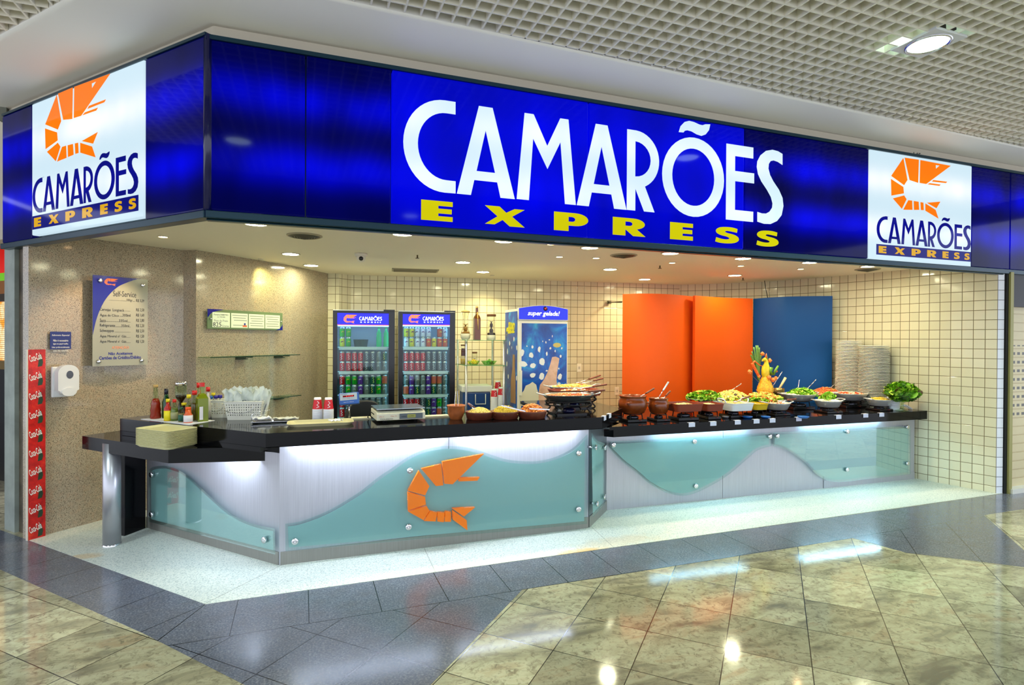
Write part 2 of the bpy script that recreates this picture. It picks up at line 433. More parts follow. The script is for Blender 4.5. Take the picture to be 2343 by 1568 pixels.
# ---- floors
def floor_poly(name, pts, z, mt):
    o = MB().prism([(p[0], p[1]) for p in pts], z-.03 if z == 0 else z-.0015, z, 0).build(name, mt); return struct(o)
floor_poly('floor', [(-9, -7), (13, -7), (13, 12), (-9, 12)], 0.0, m_floor())
DARK = m_dark()
P = lambda x, y: hz(x, y)[:2]
dL = Vector((cos(radians(131.4)), sin(radians(131.4))))
F0 = Vector((-0.543, 3.818))
lo = F0+dL*6.0
D0 = Vector(P(0, 1303.6)); D1 = Vector(P(328, 1450)); D2 = Vector(P(560, 1568)); E0 = Vector(P(985, 1568)); E1 = Vector(P(1195, 1350)); E2 = Vector(P(1951, 1232)); E4 = Vector(P(2343, 1298)); Y1 = Vector(P(2251, 1179)); Y2 = Vector(P(2343, 1260)); Y3 = Vector(P(2343, 1165)); E3 = Vector(P(2073, 1265))
dd = (D1-D0).normalized(); nrm = Vector((-dd.y, dd.x))
arm1 = (D2-D1).normalized(); arm2 = (E0-E1).normalized()
k = ((E1.x-D1.x)*arm2.y-(E1.y-D1.y)*arm2.x)/(arm1.x*arm2.y-arm1.y*arm2.x)
VX = D1+arm1*k
a3 = (E4-E3).normalized(); a4 = (Y2-Y1).normalized(); k = ((Y1.x-E3.x)*a4.y-(Y1.y-E3.y)*a4.x)/(a3.x*a4.y-a3.y*a4.x); QX = E3+a3*k
floor_poly('floor', [F0, lo, lo-Vector((.75, .66))*.62, D0-dd*1.0, D1, VX, E1, E2, E3, QX, Y1, Y3+(Y3-Y1)*3, (12, 3.8)], .0015, DARK)
L1 = hz(65, 1237); C4 = hz(2083, 1097)
WLINE = [(5.403, 7.271), (5.86, 6.85), (6.306, 6.25), (6.52, 5.60), (6.66, 4.90), (6.70, 4.526), (6.848, 3.840)]
floor_poly('floor', [(-.543, 3.8185), (L1.x, L1.y), (-1.947, 5.613), (-1.627, 5.916), (-1.0, 6.6), (-.1, 7.3), (.35, 8.2), (5.4, 7.4), (6.4, 6.3), (6.75, 4.9), (6.80, 4.4), (6.925, 3.8185)], .003, m_terrazzo())

# ---- kiosk walls
def wall(name, pts, z0, z1, mt, s0=0.0, thick=.08, zuv=0.0):
    """a wall with thickness behind its visible face (visible side on the right of the path)"""
    n = len(pts); vs = []; uv = []; fs = []; s = [s0]
    for i in range(1, n): s.append(s[-1]+(Vector(pts[i])-Vector(pts[i-1])).length)
    nr = []
    for i in range(n):
        d = (Vector(pts[min(i+1, n-1)])-Vector(pts[max(i-1, 0)])).normalized(); nr.append(Vector((-d.y, d.x)))
    mb = MB()
    for i, p in enumerate(pts):
        q = Vector(p)+nr[i]*thick
        for (x, y, z) in ((p[0], p[1], z0), (p[0], p[1], z1), (q.x, q.y, z0), (q.x, q.y, z1)):
            mb.v.append(Vector((x, y, z))); uv.append((s[i], z-zuv))
    for i in range(n-1):
        a, b = 4*i, 4*i+4
        for f in ([a, b, b+1, a+1], [a+2, a+3, b+3, b+2], [a+1, b+1, b+3, a+3], [a, a+2, b+2, b]): mb.f.append(f); mb.m.append(0); mb.s.append(False)
    k = 4*(n-1)
    for f in ([0, 1, 3, 2], [k, k+2, k+3, k+1]): mb.f.append(f); mb.m.append(0); mb.s.append(False)
    return struct(mb.build(name, mt, uvs=uv))
gw = [(-2.02, 5.50), (-1.627, 5.893), (-1.083, 6.264)]
wall('wall_left', gw, 0, ZC, GR)
wall('wall_left', [(-1.083, 6.264), (-.963, 6.186)], 0, ZC, GR)
wall('wall_left', [(-.963, 6.186), (-.124, 7.103)], 0, ZC, GR)
wall('wall_left', [(-.124, 7.103), (.304, 7.781)], 0, ZC, GR)
wall('wall_back', [(.304, 7.781), (.443, 7.72), (.603, 7.875), (1.108, 7.776)], 0, ZC, TILE)
back = [(1.108, 7.776), (2.336, 7.61), (5.403, 7.271)]
wall('wall_back', back, 0, ZC, TILE, s0=.02)
wl = smooth(WLINE, 5)
Ls = sum((Vector(wl[i+1])-Vector(wl[i])).length for i in range(len(wl)-1))
wall('wall_right', wl, 0, ZC+.02, TILE, s0=-Ls, zuv=.0715-.1035)
wall('wall_front_right', [(6.848, 3.840), (6.915, 3.818)], 0, ZC, TILEB, zuv=.0715-.1035)
struct(MB().prism([(-.50, 3.93), (-2.45, 6.1), (-2.02, 5.62), (-1.6, 6.05), (-1.1, 6.4), (-.98, 6.4), (-.15, 7.25), (.3, 8.0), (5.6, 7.6), (7.1, 6.3), (7.1, 3.93)], ZC, ZC+.06).build('ceiling', CREAM))

# ---- mall fascia, cove and egg crate ceiling
zs = hy(1200, 183, 3.87).z
Lx = lambda u, off=0.0: (FL.p+FL.u*u-FL.n*off)
wb = .07
def path_front(off):      # line parallel to both sign faces, off metres behind them, mitred
    a = FL.off(-off); k = (3.8+off-a.p.y)/a.u.y
    c = a.p+a.u*k
    return [a.p+a.u*(-5.5), c, Vector((11.5, 3.8+off, 0))]
inner = path_front(wb)
mb = MB(); a, b, c = inner
struct(MB().prism([tuple(a[:2]), tuple(b[:2]), tuple(c[:2]), (c.x, c.y+.15), (b.x-.02, b.y+.2), (a.x+.1, a.y+.15)], 2.42, zs+.03).build('wall_front', mat('fascia_plaster', (198, 188, 168), .6)))
outer = [Vector((-.775, 3.395))+Vector((-.661, .750))*6.0, Vector((-.775, 3.395)), Vector((11.5, 3.411+.0257*11.5))]
mb = MB(); N = 14
for k in range(N+1):
    t = k/N; z = zs+(ZG-zs)*t**1.7
    for i in range(3):
        p = inner[i].to_2d()*(1-t)+outer[i].to_2d()*t; mb.v.append(Vector((p.x, p.y, z)))
for k in range(N):
    for i in range(2): mb.f.append([k*3+i, (k+1)*3+i, (k+1)*3+i+1, k*3+i+1]); mb.m.append(0); mb.s.append(True)
o = len(mb.v)
for i in range(3): mb.v.append(Vector((inner[i].x, inner[i].y, ZG+.12)))
for i in range(3): mb.v.append(Vector((outer[i].x, outer[i].y, ZG+.12)))
for i in range(2):
    mb.f += [[o+i, o+i+1, o+4+i, o+3+i], [N*3+i, o+3+i, o+4+i, N*3+i+1], [i, i+1, o+i+1, o+i]]; mb.m += [0]*3; mb.s += [False]*3
struct(mb.build('ceiling_cove', SOFF))
struct(MB().prism([(-9, -7), (13, -7), (13, 4.2), (-.5, 4.2), (-5, 9), (-9, 9)], ZG+.42, ZG+.46).build('ceiling', mat('plenum', (70, 66, 58), .9)))
CELL = .0977; BL = mat('louvre_paint', (238, 232, 214), .5)
mb = MB(); bt = .011; bh = .075
ox = .898*1.5; oy = 2.229*1.5
def ymax(x): return 3.411+.0257*x if x > -.775 else 3.395+(-.775-x)/.661*.750
def xline(y): return -.775-(y-3.395)/.750*.661
LX0, LX1, LY0 = -3.2, 9.2, .2
k = math.ceil((LX0-ox)/CELL)
lampcells = []
while ox+k*CELL < LX1:
    x = ox+k*CELL; y1 = min(ymax(x), 5.6)
    segs = [(LY0, y1)]
    for (lx, ly) in MALL[:1]:
        if abs(x-lx) < .135: segs = [(LY0, ly-.14), (ly+.14, y1)]
    for a, b in segs: mb.box((x-bt/2, a, ZG), (x+bt/2, b, ZG+bh))
    k += 1
k = math.ceil((LY0-oy)/CELL)
while oy+k*CELL < 5.6:
    y = oy+k*CELL
    x0 = LX0
    if y < 3.395: x1 = LX1
    elif y < 3.65: x1 = None
    else: x1 = xline(y)
    if x1 is None:
        xa = (y-3.411)/.0257; mb.box((xa, y-bt/2, ZG), (LX1, y+bt/2, ZG+bh)) if xa < LX1 else None; x1 = xline(y)
    segs = [(x0, x1)]
    for (lx, ly) in MALL[:1]:
        if abs(y-ly) < .135 and x1 > lx: segs = [(x0, lx-.14), (lx+.14, x1)]
    for a, b in segs: mb.box((a, y-bt/2, ZG+.0005), (b, y+bt/2, ZG+bh-.0005))
    k += 1
struct(mb.build('ceiling_grid', BL))
for i, (x, y) in enumerate(MALL[:3]):
    t = thing('ceiling_lamp', 'square white ceiling lamp with a bright round glass, set in the mall grid ceiling' if i == 0 else 'ceiling lamp over the mall floor behind the viewer' if i == 2 else 'ceiling lamp over the mall floor in front of the kiosk corner', 'lamp', (x, y, ZG-.004), 0)
    sq = [(-.146, -.146), (.146, -.146), (.146, .146), (-.146, .146)]
    MB().prism(sq, -.004, .012).build('frame', mat('lamp_frame', (215, 215, 215), .4), t)
    MB().lathe([(.13, -.004), (.132, -.010), (.118, -.014), (.112, -.006)], 40, cap=False).build('ring', CHROME, t)
    MB().lathe([(.0, -.012), (.08, -.0115), (.112, -.006)], 40, cap=False).build('glass', mat('lamp_glow_white', (225, 255, 245), .5, em=(14 if i == 0 else 14)), t)

# ---- neighbours left and right
FLi = FL.off(-.10)
def lu(px): return FLi.uv(px, 1232)[0]
t = fthing('door_frame', 'tall worn steel frame post at the left edge of the kiosk opening', 'frame', FLi)
for a, b, n0, n1, nm, mt in ((31, 54, 0, .06, 'outer_bar', mat('pale_frame', (150, 158, 150), .5, .2, .15, 6)), (54, 76, -.03, .03, 'inner_bar', mat('worn_brown_frame', (84, 74, 58), .55, .2, .35, 9)), (76, 86, -.06, 0, 'guide_rail', mat('black_gap', (8, 8, 8), .6))):
    MB().box((lu(a), 0, n0), (lu(b), 2.36, n1)).build(nm, mt, t)
FN = FL.off(-.75)
u0, w0 = FN.uv(40, 626); ua = FN.uv(-200, 600)[0]
def nb(y): return FN.uv(12, y)[1]
t = fthing('neighbour_shop', 'neighbouring shop at the left edge with red wall above a green band', 'shop', FN)
for (ya, yb, nm, mt) in ((200, 624, 'red_wall', mat('red_paint_glow', (226, 28, 14), .5, em=.35)), (624, 642, 'green_band', mat('green_band', (110, 190, 20), .5, em=.4)), (642, 672, 'wood_board', mat('wood_board', (150, 92, 22), .5)), (672, 690, 'dark_board', mat('dark_board', (52, 40, 20), .6)),  # red wall and green band are painted with a glow of their own
                         (690, 826, 'lit_blind', None), (826, 846, 'ledge', mat('ledge', (120, 96, 40), .5)), (846, 1210, 'lower_wall', mat('dark_lower', (9, 8, 7), .4))):
    if mt is None:
        q = NT('lit_slat_blind'); z = q.xyz(q.pos())[2]; f = q.math('FRACT', q.math('MULTIPLY', z, 45)); s = q.math('GREATER_THAN', f, .3); g = q.noise(q.pos(), 7, 2)
        q.P(base=srgb(200, 120, 30), ec=q.mix(q.maprange(g, .4, .6), srgb(255, 150, 30), srgb(255, 238, 190)), es=q.math('MULTIPLY_ADD', s, 1.1, .1)); mt = q.m
    za, zb = nb(ya), nb(yb)
    if nm == 'lower_wall': zb = 0
    MB().box((ua, zb, -.05), (FN.uv(60, 800)[0], za, 0)).build(nm, mt, t)
# right: jamb post and roller shutter
t = thing('shutter_rail', 'narrow olive steel rail beside the white tiled wall end', 'rail', (6.925, 3.80, 0))
MB().box((0, 0, 0), (.028, .05, 2.36)).build('gap', mat('black_gap'), t)
MB().box((.028, -.02, 0), (.078, .05, 2.33)).build('post', mat('olive_frame', (150, 144, 84), .5, .2), t)
FR = Fr((7.0, 3.86), 0.0); t = fthing('roller_shutter', 'cream steel roller shutter with rows of small slots at the right edge', 'shutter', FR)
SL = .0925; cream = mat('shutter_paint', (205, 190, 150), .45, .1, .12, 8)
mb = MB(); z = .05; zr0 = FR.uv(2325, 945)[1]; zr1 = FR.uv(2325, 790)[1]; sm = MB()
while z < 2.35:
    mb.box((0, z, 0), (1.3, z+SL-.012, .012)); mb.box((0, z+SL-.012, .0), (1.3, z+SL, .004))
    if zr0-.05 < z < zr1:
        pass
    z += SL
q = NT('slotted_shutter'); X, Y_, Z_ = q.xyz(q.pos())
fx = q.math('FRACT', q.math('DIVIDE', q.math('SUBTRACT', X, 7.03), .082)); fz_ = q.math('FRACT', q.math('DIVIDE', q.math('SUBTRACT', Z_, .05), SL))
m1 = q.math('MULTIPLY', q.math('LESS_THAN', fx, .58), q.math('MULTIPLY', q.math('GREATER_THAN', fz_, .22), q.math('LESS_THAN', fz_, .54)))
m1 = q.math('MULTIPLY', m1, q.math('MULTIPLY', q.math('GREATER_THAN', Z_, zr0-.03), q.math('LESS_THAN', Z_, zr1)))
q.P(base=q.mix(m1, srgb(205, 190, 150), srgb(92, 88, 82)), rough=.45); mat('slot_dark', (92, 88, 82), .6)
mb.build('curtain', q.m, t)
MB().box((0, 1.97, .013), (1.3, 2.35, .05)).build('hood', mat('shutter_dark', (60, 58, 62), .6), t)  # plain dark grey box across the top of the shutter
MB().box((-.02, 0, -.02), (1.3, .05, .10)).build('sill', mat('white_sill', (215, 212, 200), .4), t)
struct(MB().box((6.93, 3.9, 0), (13, 3.98, 2.5)).build('wall_front_right', mat('dark_lower')))
struct(MB().box((-9, 8.2, 0), (-2.3, 8.3, 3.6)).build('wall_back_left', mat('dark_lower')))
# ================================================================== ILLUMINATED SIGNS
U0 = .543           # world x of the letters -> u of the long sign plane
def m_backlit(name, rgb_hi, rgb_lo, tubes=(3.09, 2.67), sig=.115, floor_=.08, vert=None, s=1.0, rough=.06):
    n = NT(name); p = n.pos(); x, y, z = n.xyz(p); g = None
    for t in tubes:
        d = n.math('DIVIDE', n.math('SUBTRACT', z, t), sig)
        e = n.math('POWER', 2.718, n.math('MULTIPLY', n.math('MULTIPLY', d, d), -1.0))
        g = e if g is None else n.math('ADD', g, e)
    st = n.n('ShaderNodeMapping'); n.t.links.new(p, st.inputs[0]); st.inputs['Scale'].default_value = (1.0, 1.0, .45)
    nz = n.noise(st.outputs[0], 2.3, 2, .5)
    f = n.math('MULTIPLY', n.math('ADD', n.math('MULTIPLY', g, 1-floor_), floor_), n.maprange(nz, .30, .66, .25, 1.0))
    if vert:
        f = n.math('MINIMUM', n.math('MULTIPLY_ADD', f, vert, 1-vert), 1.0)
    n.P(base=tuple(v*.18 for v in srgb(*rgb_lo)[:3])+(1,), rough=rough, spec=.10, ec=n.mix(f, srgb(*rgb_lo), srgb(*rgb_hi)), es=s); MATS[name] = n.m
    return n.m
BLUE = m_backlit('backlit_blue', (0, 4, 235), (1, 2, 40), s=1.0)
BLUE2 = m_backlit('backlit_blue_bright', (0, 4, 245), (1, 6, 110), sig=.2, floor_=.35, vert=.75)
WHITE = m_backlit('backlit_white', (255, 255, 255), (200, 224, 236), tubes=(3.10, 2.66), sig=.11, floor_=0, s=1.0)
LETW = m_backlit('letter_white', (244, 252, 255), (204, 228, 246), sig=.13, s=1.0)
YEL = m_backlit('letter_yellow', (236, 232, 20), (208, 200, 10), s=.9)
YEL2 = m_backlit('letter_golden', (246, 206, 40), (226, 170, 20), s=.85)
ORA = m_backlit('shrimp_orange', (255, 136, 10), (250, 118, 6), s=.95)
NAVY = m_backlit('letter_navy', (4, 8, 170), (8, 14, 120), s=.8)

# letters drawn from the lettering of the sign (x along the sign, z height)
def z3(l): return [(lambda q: (q.x, q.z))(hy(880+x/2.3908, 200+y/2.3908, 3.80)) for x, y in l]
CAM = []
CAM.append([[(.978, 3.222), (.90, 3.222)]+ell(.905, 2.909, .282, .313, 90, 270, 24)+[(.981, 2.597), (.981, 2.68)]+ell(.915, 2.909, .195, .228, 270, 90, 24)+[(.978, 3.137)]])
def A_(x): return [[(x+.155, 3.22), (x+.255, 3.22), (x+.424, 2.597), (x+.317, 2.597), (x+.292, 2.703), (x+.124, 2.703), (x+.10, 2.597), (x, 2.597)], [(x+.205, 3.057), (x+.276, 2.767), (x+.14, 2.767)]]
CAM.append(A_(.990))
CAM.append([[(1.486, 3.22), (1.556, 3.22), (1.664, 3.005), (1.767, 3.22), (1.833, 3.22), (1.897, 2.597), (1.809, 2.597), (1.770, 3.047), (1.667, 2.839), (1.553, 3.047), (1.522, 2.60), (1.429, 2.60)]])
CAM.append(A_(1.905))
CAM.append([[(2.332, 3.216), (2.41, 3.216)]+ell(2.405, 2.994, .216, .222, 88, -66, 18)+[(2.582, 2.598), (2.487, 2.598), (2.407, 2.77), (2.407, 2.598), (2.332, 2.598)], [(2.405, 3.133)]+ell(2.405, 2.997, .14, .136, 88, -88, 14)+[(2.405, 2.861)]])
CAM.append([ell(2.951, 2.911, .300, .318, 0, 360, 40)[:-1], ell(2.949, 2.911, .205, .230, 0, 360, 40)[:-1]])
TIL = [(1608, 245), (1618, 213), (1640, 190), (1665, 184), (1692, 191), (1720, 204), (1737, 208), (1752, 203), (1780, 203), (1773, 235), (1755, 258), (1732, 266), (1705, 257), (1678, 241), (1655, 235), (1641, 238), (1634, 247)]
CAM.append([z3(TIL)])
CAM.append([[(3.274, 3.222), (3.553, 3.222), (3.553, 3.130), (3.363, 3.130), (3.363, 3.006), (3.564, 3.006), (3.564, 2.922), (3.365, 2.922), (3.365, 2.683), (3.557, 2.683), (3.557, 2.597), (3.274, 2.597)]])
SPT = [(2175, 365), (2150, 350), (2120, 342), (2085, 348), (2055, 372), (2038, 405), (2035, 435), (2042, 475), (2060, 515), (2090, 560), (2112, 600), (2121, 635), (2119, 658), (2105, 680), (2085, 691), (2062, 690), (2038, 682), (2038, 735), (2075, 747), (2110, 748), (2145, 732), (2170, 700), (2180, 650), (2175, 605), (2155, 560), (2125, 515), (2107, 480), (2098, 445), (2100, 420), (2110, 404), (2127, 400), (2150, 408), (2175, 425)]
CAM.append([z3(SPT)])
EXL = {
 'E': [[(0, 0), (1, 0), (1, .24), (.54, .24), (.54, .38), (.97, .38), (.97, .62), (.54, .62), (.54, .76), (1, .76), (1, 1), (0, 1)]],
 'X': [[(0, 1), (.36, 1), (.53, .70), (.74, .93), (1, .93), (.68, .52), (1, 0), (.62, 0), (.44, .31), (.24, .05), (0, .05), (.31, .48)]],
 'P': [[(0, 0), (.42, 0), (.42, .30), (.62, .30)]+ell(.62, .65, .38, .35, -90, 90, 12)+[(0, 1)], [(.42, .52), (.52, .52)]+ell(.52, .65, .10, .13, -90, 90, 8)+[(.42, .78)]],
 'R': [[(0, 0), (.38, 0), (.38, .36), (.62, 0), (1, 0), (.74, .38)]+ell(.62, .69, .36, .31, -70, 90, 12)+[(0, 1)], [(.38, .56), (.50, .56)]+ell(.50, .68, .10, .12, -90, 90, 8)+[(.38, .80)]],
 'S': [smooth([(.95, .93), (.75, .99), (.5, 1.0), (.2, .95), (.04, .8), (.05, .62), (.22, .49), (.48, .42), (.60, .34), (.57, .27), (.44, .24), (.25, .26), (.04, .33)], 3)+smooth([(.0, .07), (.2, .01), (.5, 0), (.82, .06), (1, .22), (.98, .42), (.8, .56), (.5, .64), (.41, .70), (.47, .76), (.62, .76), (.93, .70)], 3)]}
def place_l(loops, fx, fz): return [[(fx(x), fz(z)) for x, z in lp] for lp in loops]
def exl(ch, x0, z0, x1, z1): return [[(x0+x*(x1-x0), z0+z*(z1-z0)) for x, z in lp] for lp in EXL[ch]]
_zs = lambda x, y: (lambda q: (q.x, q.z))(hy(1960+x/3.919, 320+y/3.919, 3.80))
SHR = [[[(566, 183), (838, 235), (618, 398), (560, 388)], [(703, 228), (738, 233), (705, 262)]], [[(425, 162), (552, 180), (546, 388), (470, 362)]], [[(413, 165), (450, 362), (420, 408), (305, 325)]],
       [[(303, 353), (413, 425), (418, 482), (307, 502)]], [[(320, 527), (420, 500), (442, 535), (400, 620)]], [[(458, 543), (492, 547), (495, 630), (413, 628)]], [[(507, 550), (550, 557), (555, 630), (509, 630)]],
       [[(567, 560), (593, 565), (596, 633), (571, 631)]], [[(611, 572), (702, 630), (728, 708), (611, 637)]], [[(624, 566), (745, 556), (710, 615)]], [[(682, 362), (806, 378), (795, 390), (670, 376)]], [[(650, 390), (748, 403), (735, 415), (630, 400)]]]
SHR = [[[_zs(*p) for p in lp] for lp in sg] for sg in SHR]
EXPOS = [('E', 190, 253), ('X', 325, 410), ('P', 470, 550), ('R', 608, 690), ('E', 748, 803), ('S', 855, 907), ('S', 955, 1003)]
bx = lambda px: 5.003+(px-172)/(1018-172)*1.331
CN = ['letter_c', 'letter_a', 'letter_m', 'letter_a', 'letter_r', 'letter_o', 'tilde', 'letter_e', 'letter_s']
def logo(parent, fx, fz, fzs, n, suffix=''):
    """shrimp, CAMARÕES and EXPRESS on a blue bar, as on the white panels (coordinates of the right hand one)"""
    k0, k1 = 5.003, (6.334-5.003)/(3.885-.623)
    for i, sg in enumerate(SHR): flat('shrimp_segment' if i < 10 else 'shrimp_feeler', place_l(sg, fx, fzs), n, n+.002, ORA, parent)
    for nm, lp in zip(CN, CAM):
        l2 = [[(k0+(x-.623)*k1, 2.518+(z-2.597)*(.25/.6225)) for x, z in q] for q in lp]
        flat(nm, place_l(l2, fx, fz), n, n+.002, NAVY, parent, offset=-.002)
    flat('blue_bar', [[(fx(5.003), fz(2.405)), (fx(6.334), fz(2.405)), (fx(6.334), fz(2.503)), (fx(5.003), fz(2.503))]], n, n+.002, NAVY, parent)
    for ch, a, b in EXPOS:
        flat('letter_'+ch.lower(), place_l(exl(ch, bx(a), 2.421, bx(b), 2.487), fx, fz), n+.002, n+.004, YEL2, parent)
FRAME = mat('sign_frame', (16, 52, 66), .3, .4)
SG = fthing('illuminated_sign', 'long blue backlit sign with large white lettering over the kiosk front', 'sign', FX)
xs = [0.0]+[hy(a, 450, 3.8).x+U0 for a in (699, 895, 1346, 1703, 1988, 2223, 2312)]+[8.0]
ZB, ZT = 2.362, 3.372
for i in range(len(xs)-1):
    a, b = xs[i], xs[i+1]
    mt = WHITE if i == 5 else (BLUE2 if i in (2, 3) else BLUE)
    za, zb = (ZB-.015, ZT) if i == 5 else (ZB, ZT)
    pn = MB().box((a+.004, za, -.05), (b-.004, zb, 0 if i != 5 else .004)).build('white_panel' if i == 5 else 'blue_panel', mt, SG, bevel=.008)
    if i == 5:
        pn['label'] = 'white lit panel with shrimp emblem'
        logo(pn, lambda x: x+U0, lambda z: z, lambda z: z, .005)
for nm, lp in zip(CN, CAM): flat(nm, place_l(lp, lambda x: x+U0, lambda z: z), .001, .004, LETW, SG)
for ch, (a, b) in zip('EXPRESS', ((.744, .961), (1.193, 1.49), (1.721, 2.001), (2.211, 2.50), (2.728, 2.946), (3.168, 3.405), (3.595, 3.831))):
    flat('letter_'+ch.lower(), place_l(exl(ch, a+U0, 2.40, b+U0, 2.535), lambda x: x, lambda z: z), .001, .004, YEL, SG)
MB().box((-.0, ZB-.05, -.07), (8.0, ZB-.004, .012)).box((0, ZB-.06, -.07), (8.0, ZB-.05, -.02)).build('bottom_frame', FRAME, SG, bevel=.006)
MB().box((0, ZT+.002, -.07), (8.0, ZT+.028, .006)).build('top_frame', FRAME, SG)
MB().box((.0, ZB, -.069), (8.0, ZT, -.052)).build('housing', FRAME, SG)
SG2 = fthing('illuminated_sign', 'short blue backlit sign with white shrimp panel on the left side of the kiosk corner', 'sign', FL)
lx = lambda x: -2.13+(x-5.003)*1.438/1.331
lz = lambda z: 2.424+(z-2.405)*1.05
lz2 = lambda z: 2.848+(z-2.804)*1.005
for a, b in ((-2.665, -2.150), (-2.150, -.631), (-.631, -.005)):
    w = a == -2.150
    pn = MB().box((a+.004, ZB+(.0 if not w else .02), -.05), (b-.004, ZT+.02, 0 if not w else .004)).build('white_panel' if w else 'blue_panel', WHITE if w else BLUE, SG2, bevel=.008)
    if w: logo(pn, lx, lz, lz2, .005)
MB().box((-2.67, ZB-.05, -.07), (0, ZB-.004, .012)).build('bottom_frame', FRAME, SG2, bevel=.006)
MB().box((-2.66, ZT+.022, -.07), (0, ZT+.04, .006)).build('top_frame', FRAME, SG2)
MB().box((-2.665, ZB, -.069), (-.02, ZT, -.052)).build('housing', FRAME, SG2)
t = thing('corner_post', 'narrow dark blue corner post between the two lit signs', 'post', (-.543, 3.80, 0))
MB().lathe([(.028, ZB-.04), (.028, ZT+.03)], 14, (0.012, .02, 0)).build('post', mat('post_blue', (4, 8, 70), .15), t)
# shop number on the strip above the sign
q = FX.off(-.068); t = fthing('shop_number', 'small black number 145 on the strip above the right white panel', 'sign', q)
u, w = q.uv(2090, 353)
text('numerals', '145', u, w-.02, u+.105, w+.022, .001, mat('black_paint', (20, 20, 20)), t, bold=.01)
t = thing('steel_bracket', 'small grey steel bracket above the left end of the short sign', 'bracket', FLi.at(FLi.uv(30, 250)[0], 3.42, .06)); MB().cb((0, 0, .02), (.05, .05, .12)).build('plate', mat('grey_bracket', (110, 112, 100), .5, .4), t)

# ================================================================== KIOSK CEILING FITTINGS
GLOW = mat('lamp_glow_warm', (252, 250, 206), .5, em=185)
GLOWS = mat('lamp_glow_amber', (255, 205, 150), .5, em=60)
RING = mat('lamp_ring', (214, 206, 186), .4)
def downlight(px, py, r, label, small=False):
    p = hz(px, py, ZC)
    t = thing('spot_lamp' if small else 'ceiling_lamp', label, 'lamp', (p.x, p.y, ZC), 0, 'small warm ceiling spots' if small else 'large round ceiling lamps')
    MB().lathe([(r*1.22, 0), (r*1.24, -.005), (r*1.02, -.008), (r, -.003)], 32, cap=False).build('ring', RING, t)
    MB().lathe([(0, -.005), (r*.6, -.005), (r, -.003)], 32, cap=False).build('glass', GLOWS if small else GLOW, t)
    return p
big = [(585, 511), (665, 581), (712, 607), (921, 535), (1153, 551), (1059, 600), (1105, 622), (1350, 566), (1396, 616), (1475, 639), (1534, 579), (1700, 591), (1681, 630), (1854, 600), (1988, 609)]
bn = ['nearest the sign corner', 'second back from the sign corner', 'third back from the sign corner, near the granite wall', 'second in the front row from the left', 'third in the front row from the left', 'second row, beside the security camera', 'in the back, before the tiled wall', 'fourth in the front row from the left', 'second row, in front of the right round vent', 'in the back, above the orange panel', 'fifth in the front row from the left', 'sixth in the front row from the left', 'in the back, above the blue panel', 'seventh in the front row from the left', 'rightmost of the front row beside the round vent']
for (x, y), nme in zip(big, bn): downlight(x, y, .075, 'large round white ceiling lamp, '+nme)
sm_ = [(373, 541, 'near the granite wall at the left'), (1261, 558, 'between the third and fourth large front lamps'), (1280, 587, 'left one of the pair before the round vent'), (1364, 590, 'right one of the pair before the round vent'), (1538, 601, 'behind the fifth large front lamp'), (1695, 608, 'behind the sixth large front lamp'), (1832, 615, 'rightmost, near the seventh large front lamp')]
tg = [(-2.1, 6.0, .9), (1.6, 4.7, .9), (2.4, 4.6, .9), (3.0, 5.1, .9), (4.1, 5.1, .9), (5.2, 5.1, .9), (6.0, 5.1, .9)]
for (x, y, nme), tt in zip(sm_, tg):
    p = downlight(x, y, .034, 'small warm ceiling spot, '+nme, True)
    lamp('spot_light', 'SPOT', (p.x, p.y, ZC-.03), 90 if x > 400 else 45, (1, .74, .46), .03, tt, 62, .6)
# wall washing halogen lamps at the back
for (x, y, e, c, tx) in ((-.42, 6.62, 11, (1, .95, .32), (-.17, 7.05, 1.7)), (2.35, 7.15, 16, (1, .83, .35), (2.35, 7.6, 1.4)), (4.55, 6.9, 10, (1, .80, .40), (4.3, 7.4, 1.4))):
    lamp('wall_wash_light', 'SPOT', (x, y, ZC-.04), e*2.2, c, .03, tx, 95, .9)
    t = thing('spot_lamp', 'small halogen ceiling lamp washing the '+('granite wall above the weight notice' if x < 0 else 'tiled wall above the shelf rack' if x < 3 else 'tiled wall left of the orange screen'), 'lamp', (x, y, ZC)); MB().lathe([(.03, 0), (.03, -.008), (.02, -.01)], 16).build('ring', RING, t)
def round_vent(px, py, r, label):
    p = hz(px, py, ZC); t = thing('ceiling_vent', label, 'vent', (p.x, p.y, ZC), 0, 'round ceiling vents')
    MB().lathe([(r*1.12, 0), (r*1.12, -.006), (r, -.012), (r*.96, -.002)], 36, cap=False).build('rim', mat('vent_rim', (160, 150, 128), .45), t)
    g = mat('vent_louvre', (70, 66, 56), .45)
    MB().lathe([(0, -.001), (r*.96, -.001)], 36, cap=False).build('opening', mat('vent_dark', (14, 13, 12), .8), t)
    m_ = MB()
    for k in range(5):
        a = r*(.9-.17*k); m_.lathe([(a, -.002-.004*k), (a-.012, -.016-.004*k), (a-.02, -.012-.004*k)], 36, cap=False)
    m_.build('louvre', g, t)
round_vent(697, 539, .125, 'round grey ceiling vent behind the front lamp near the sign corner')
round_vent(1427, 584, .12, 'round grey ceiling vent above the clay pots side of the buffet')
round_vent(1985, 616, .12, 'round grey ceiling vent at the right end near the tiled wall')
p = hz(950, 618, ZC); t = thing('ceiling_vent', 'flat rectangular ceiling grille above the drink fridges', 'vent', (p.x, p.y, ZC), radians(-8))
MB().box((-.28, -.13, -.012), (.28, .13, 0)).build('frame', mat('grille_beige', (150, 140, 112), .5), t)
m_ = MB()
for k in range(10): m_.box((-.26, -.115+.023*k, -.018), (.26, -.105+.023*k, -.012))
m_.build('slats', mat('grille_slat', (128, 116, 88), .5), t)
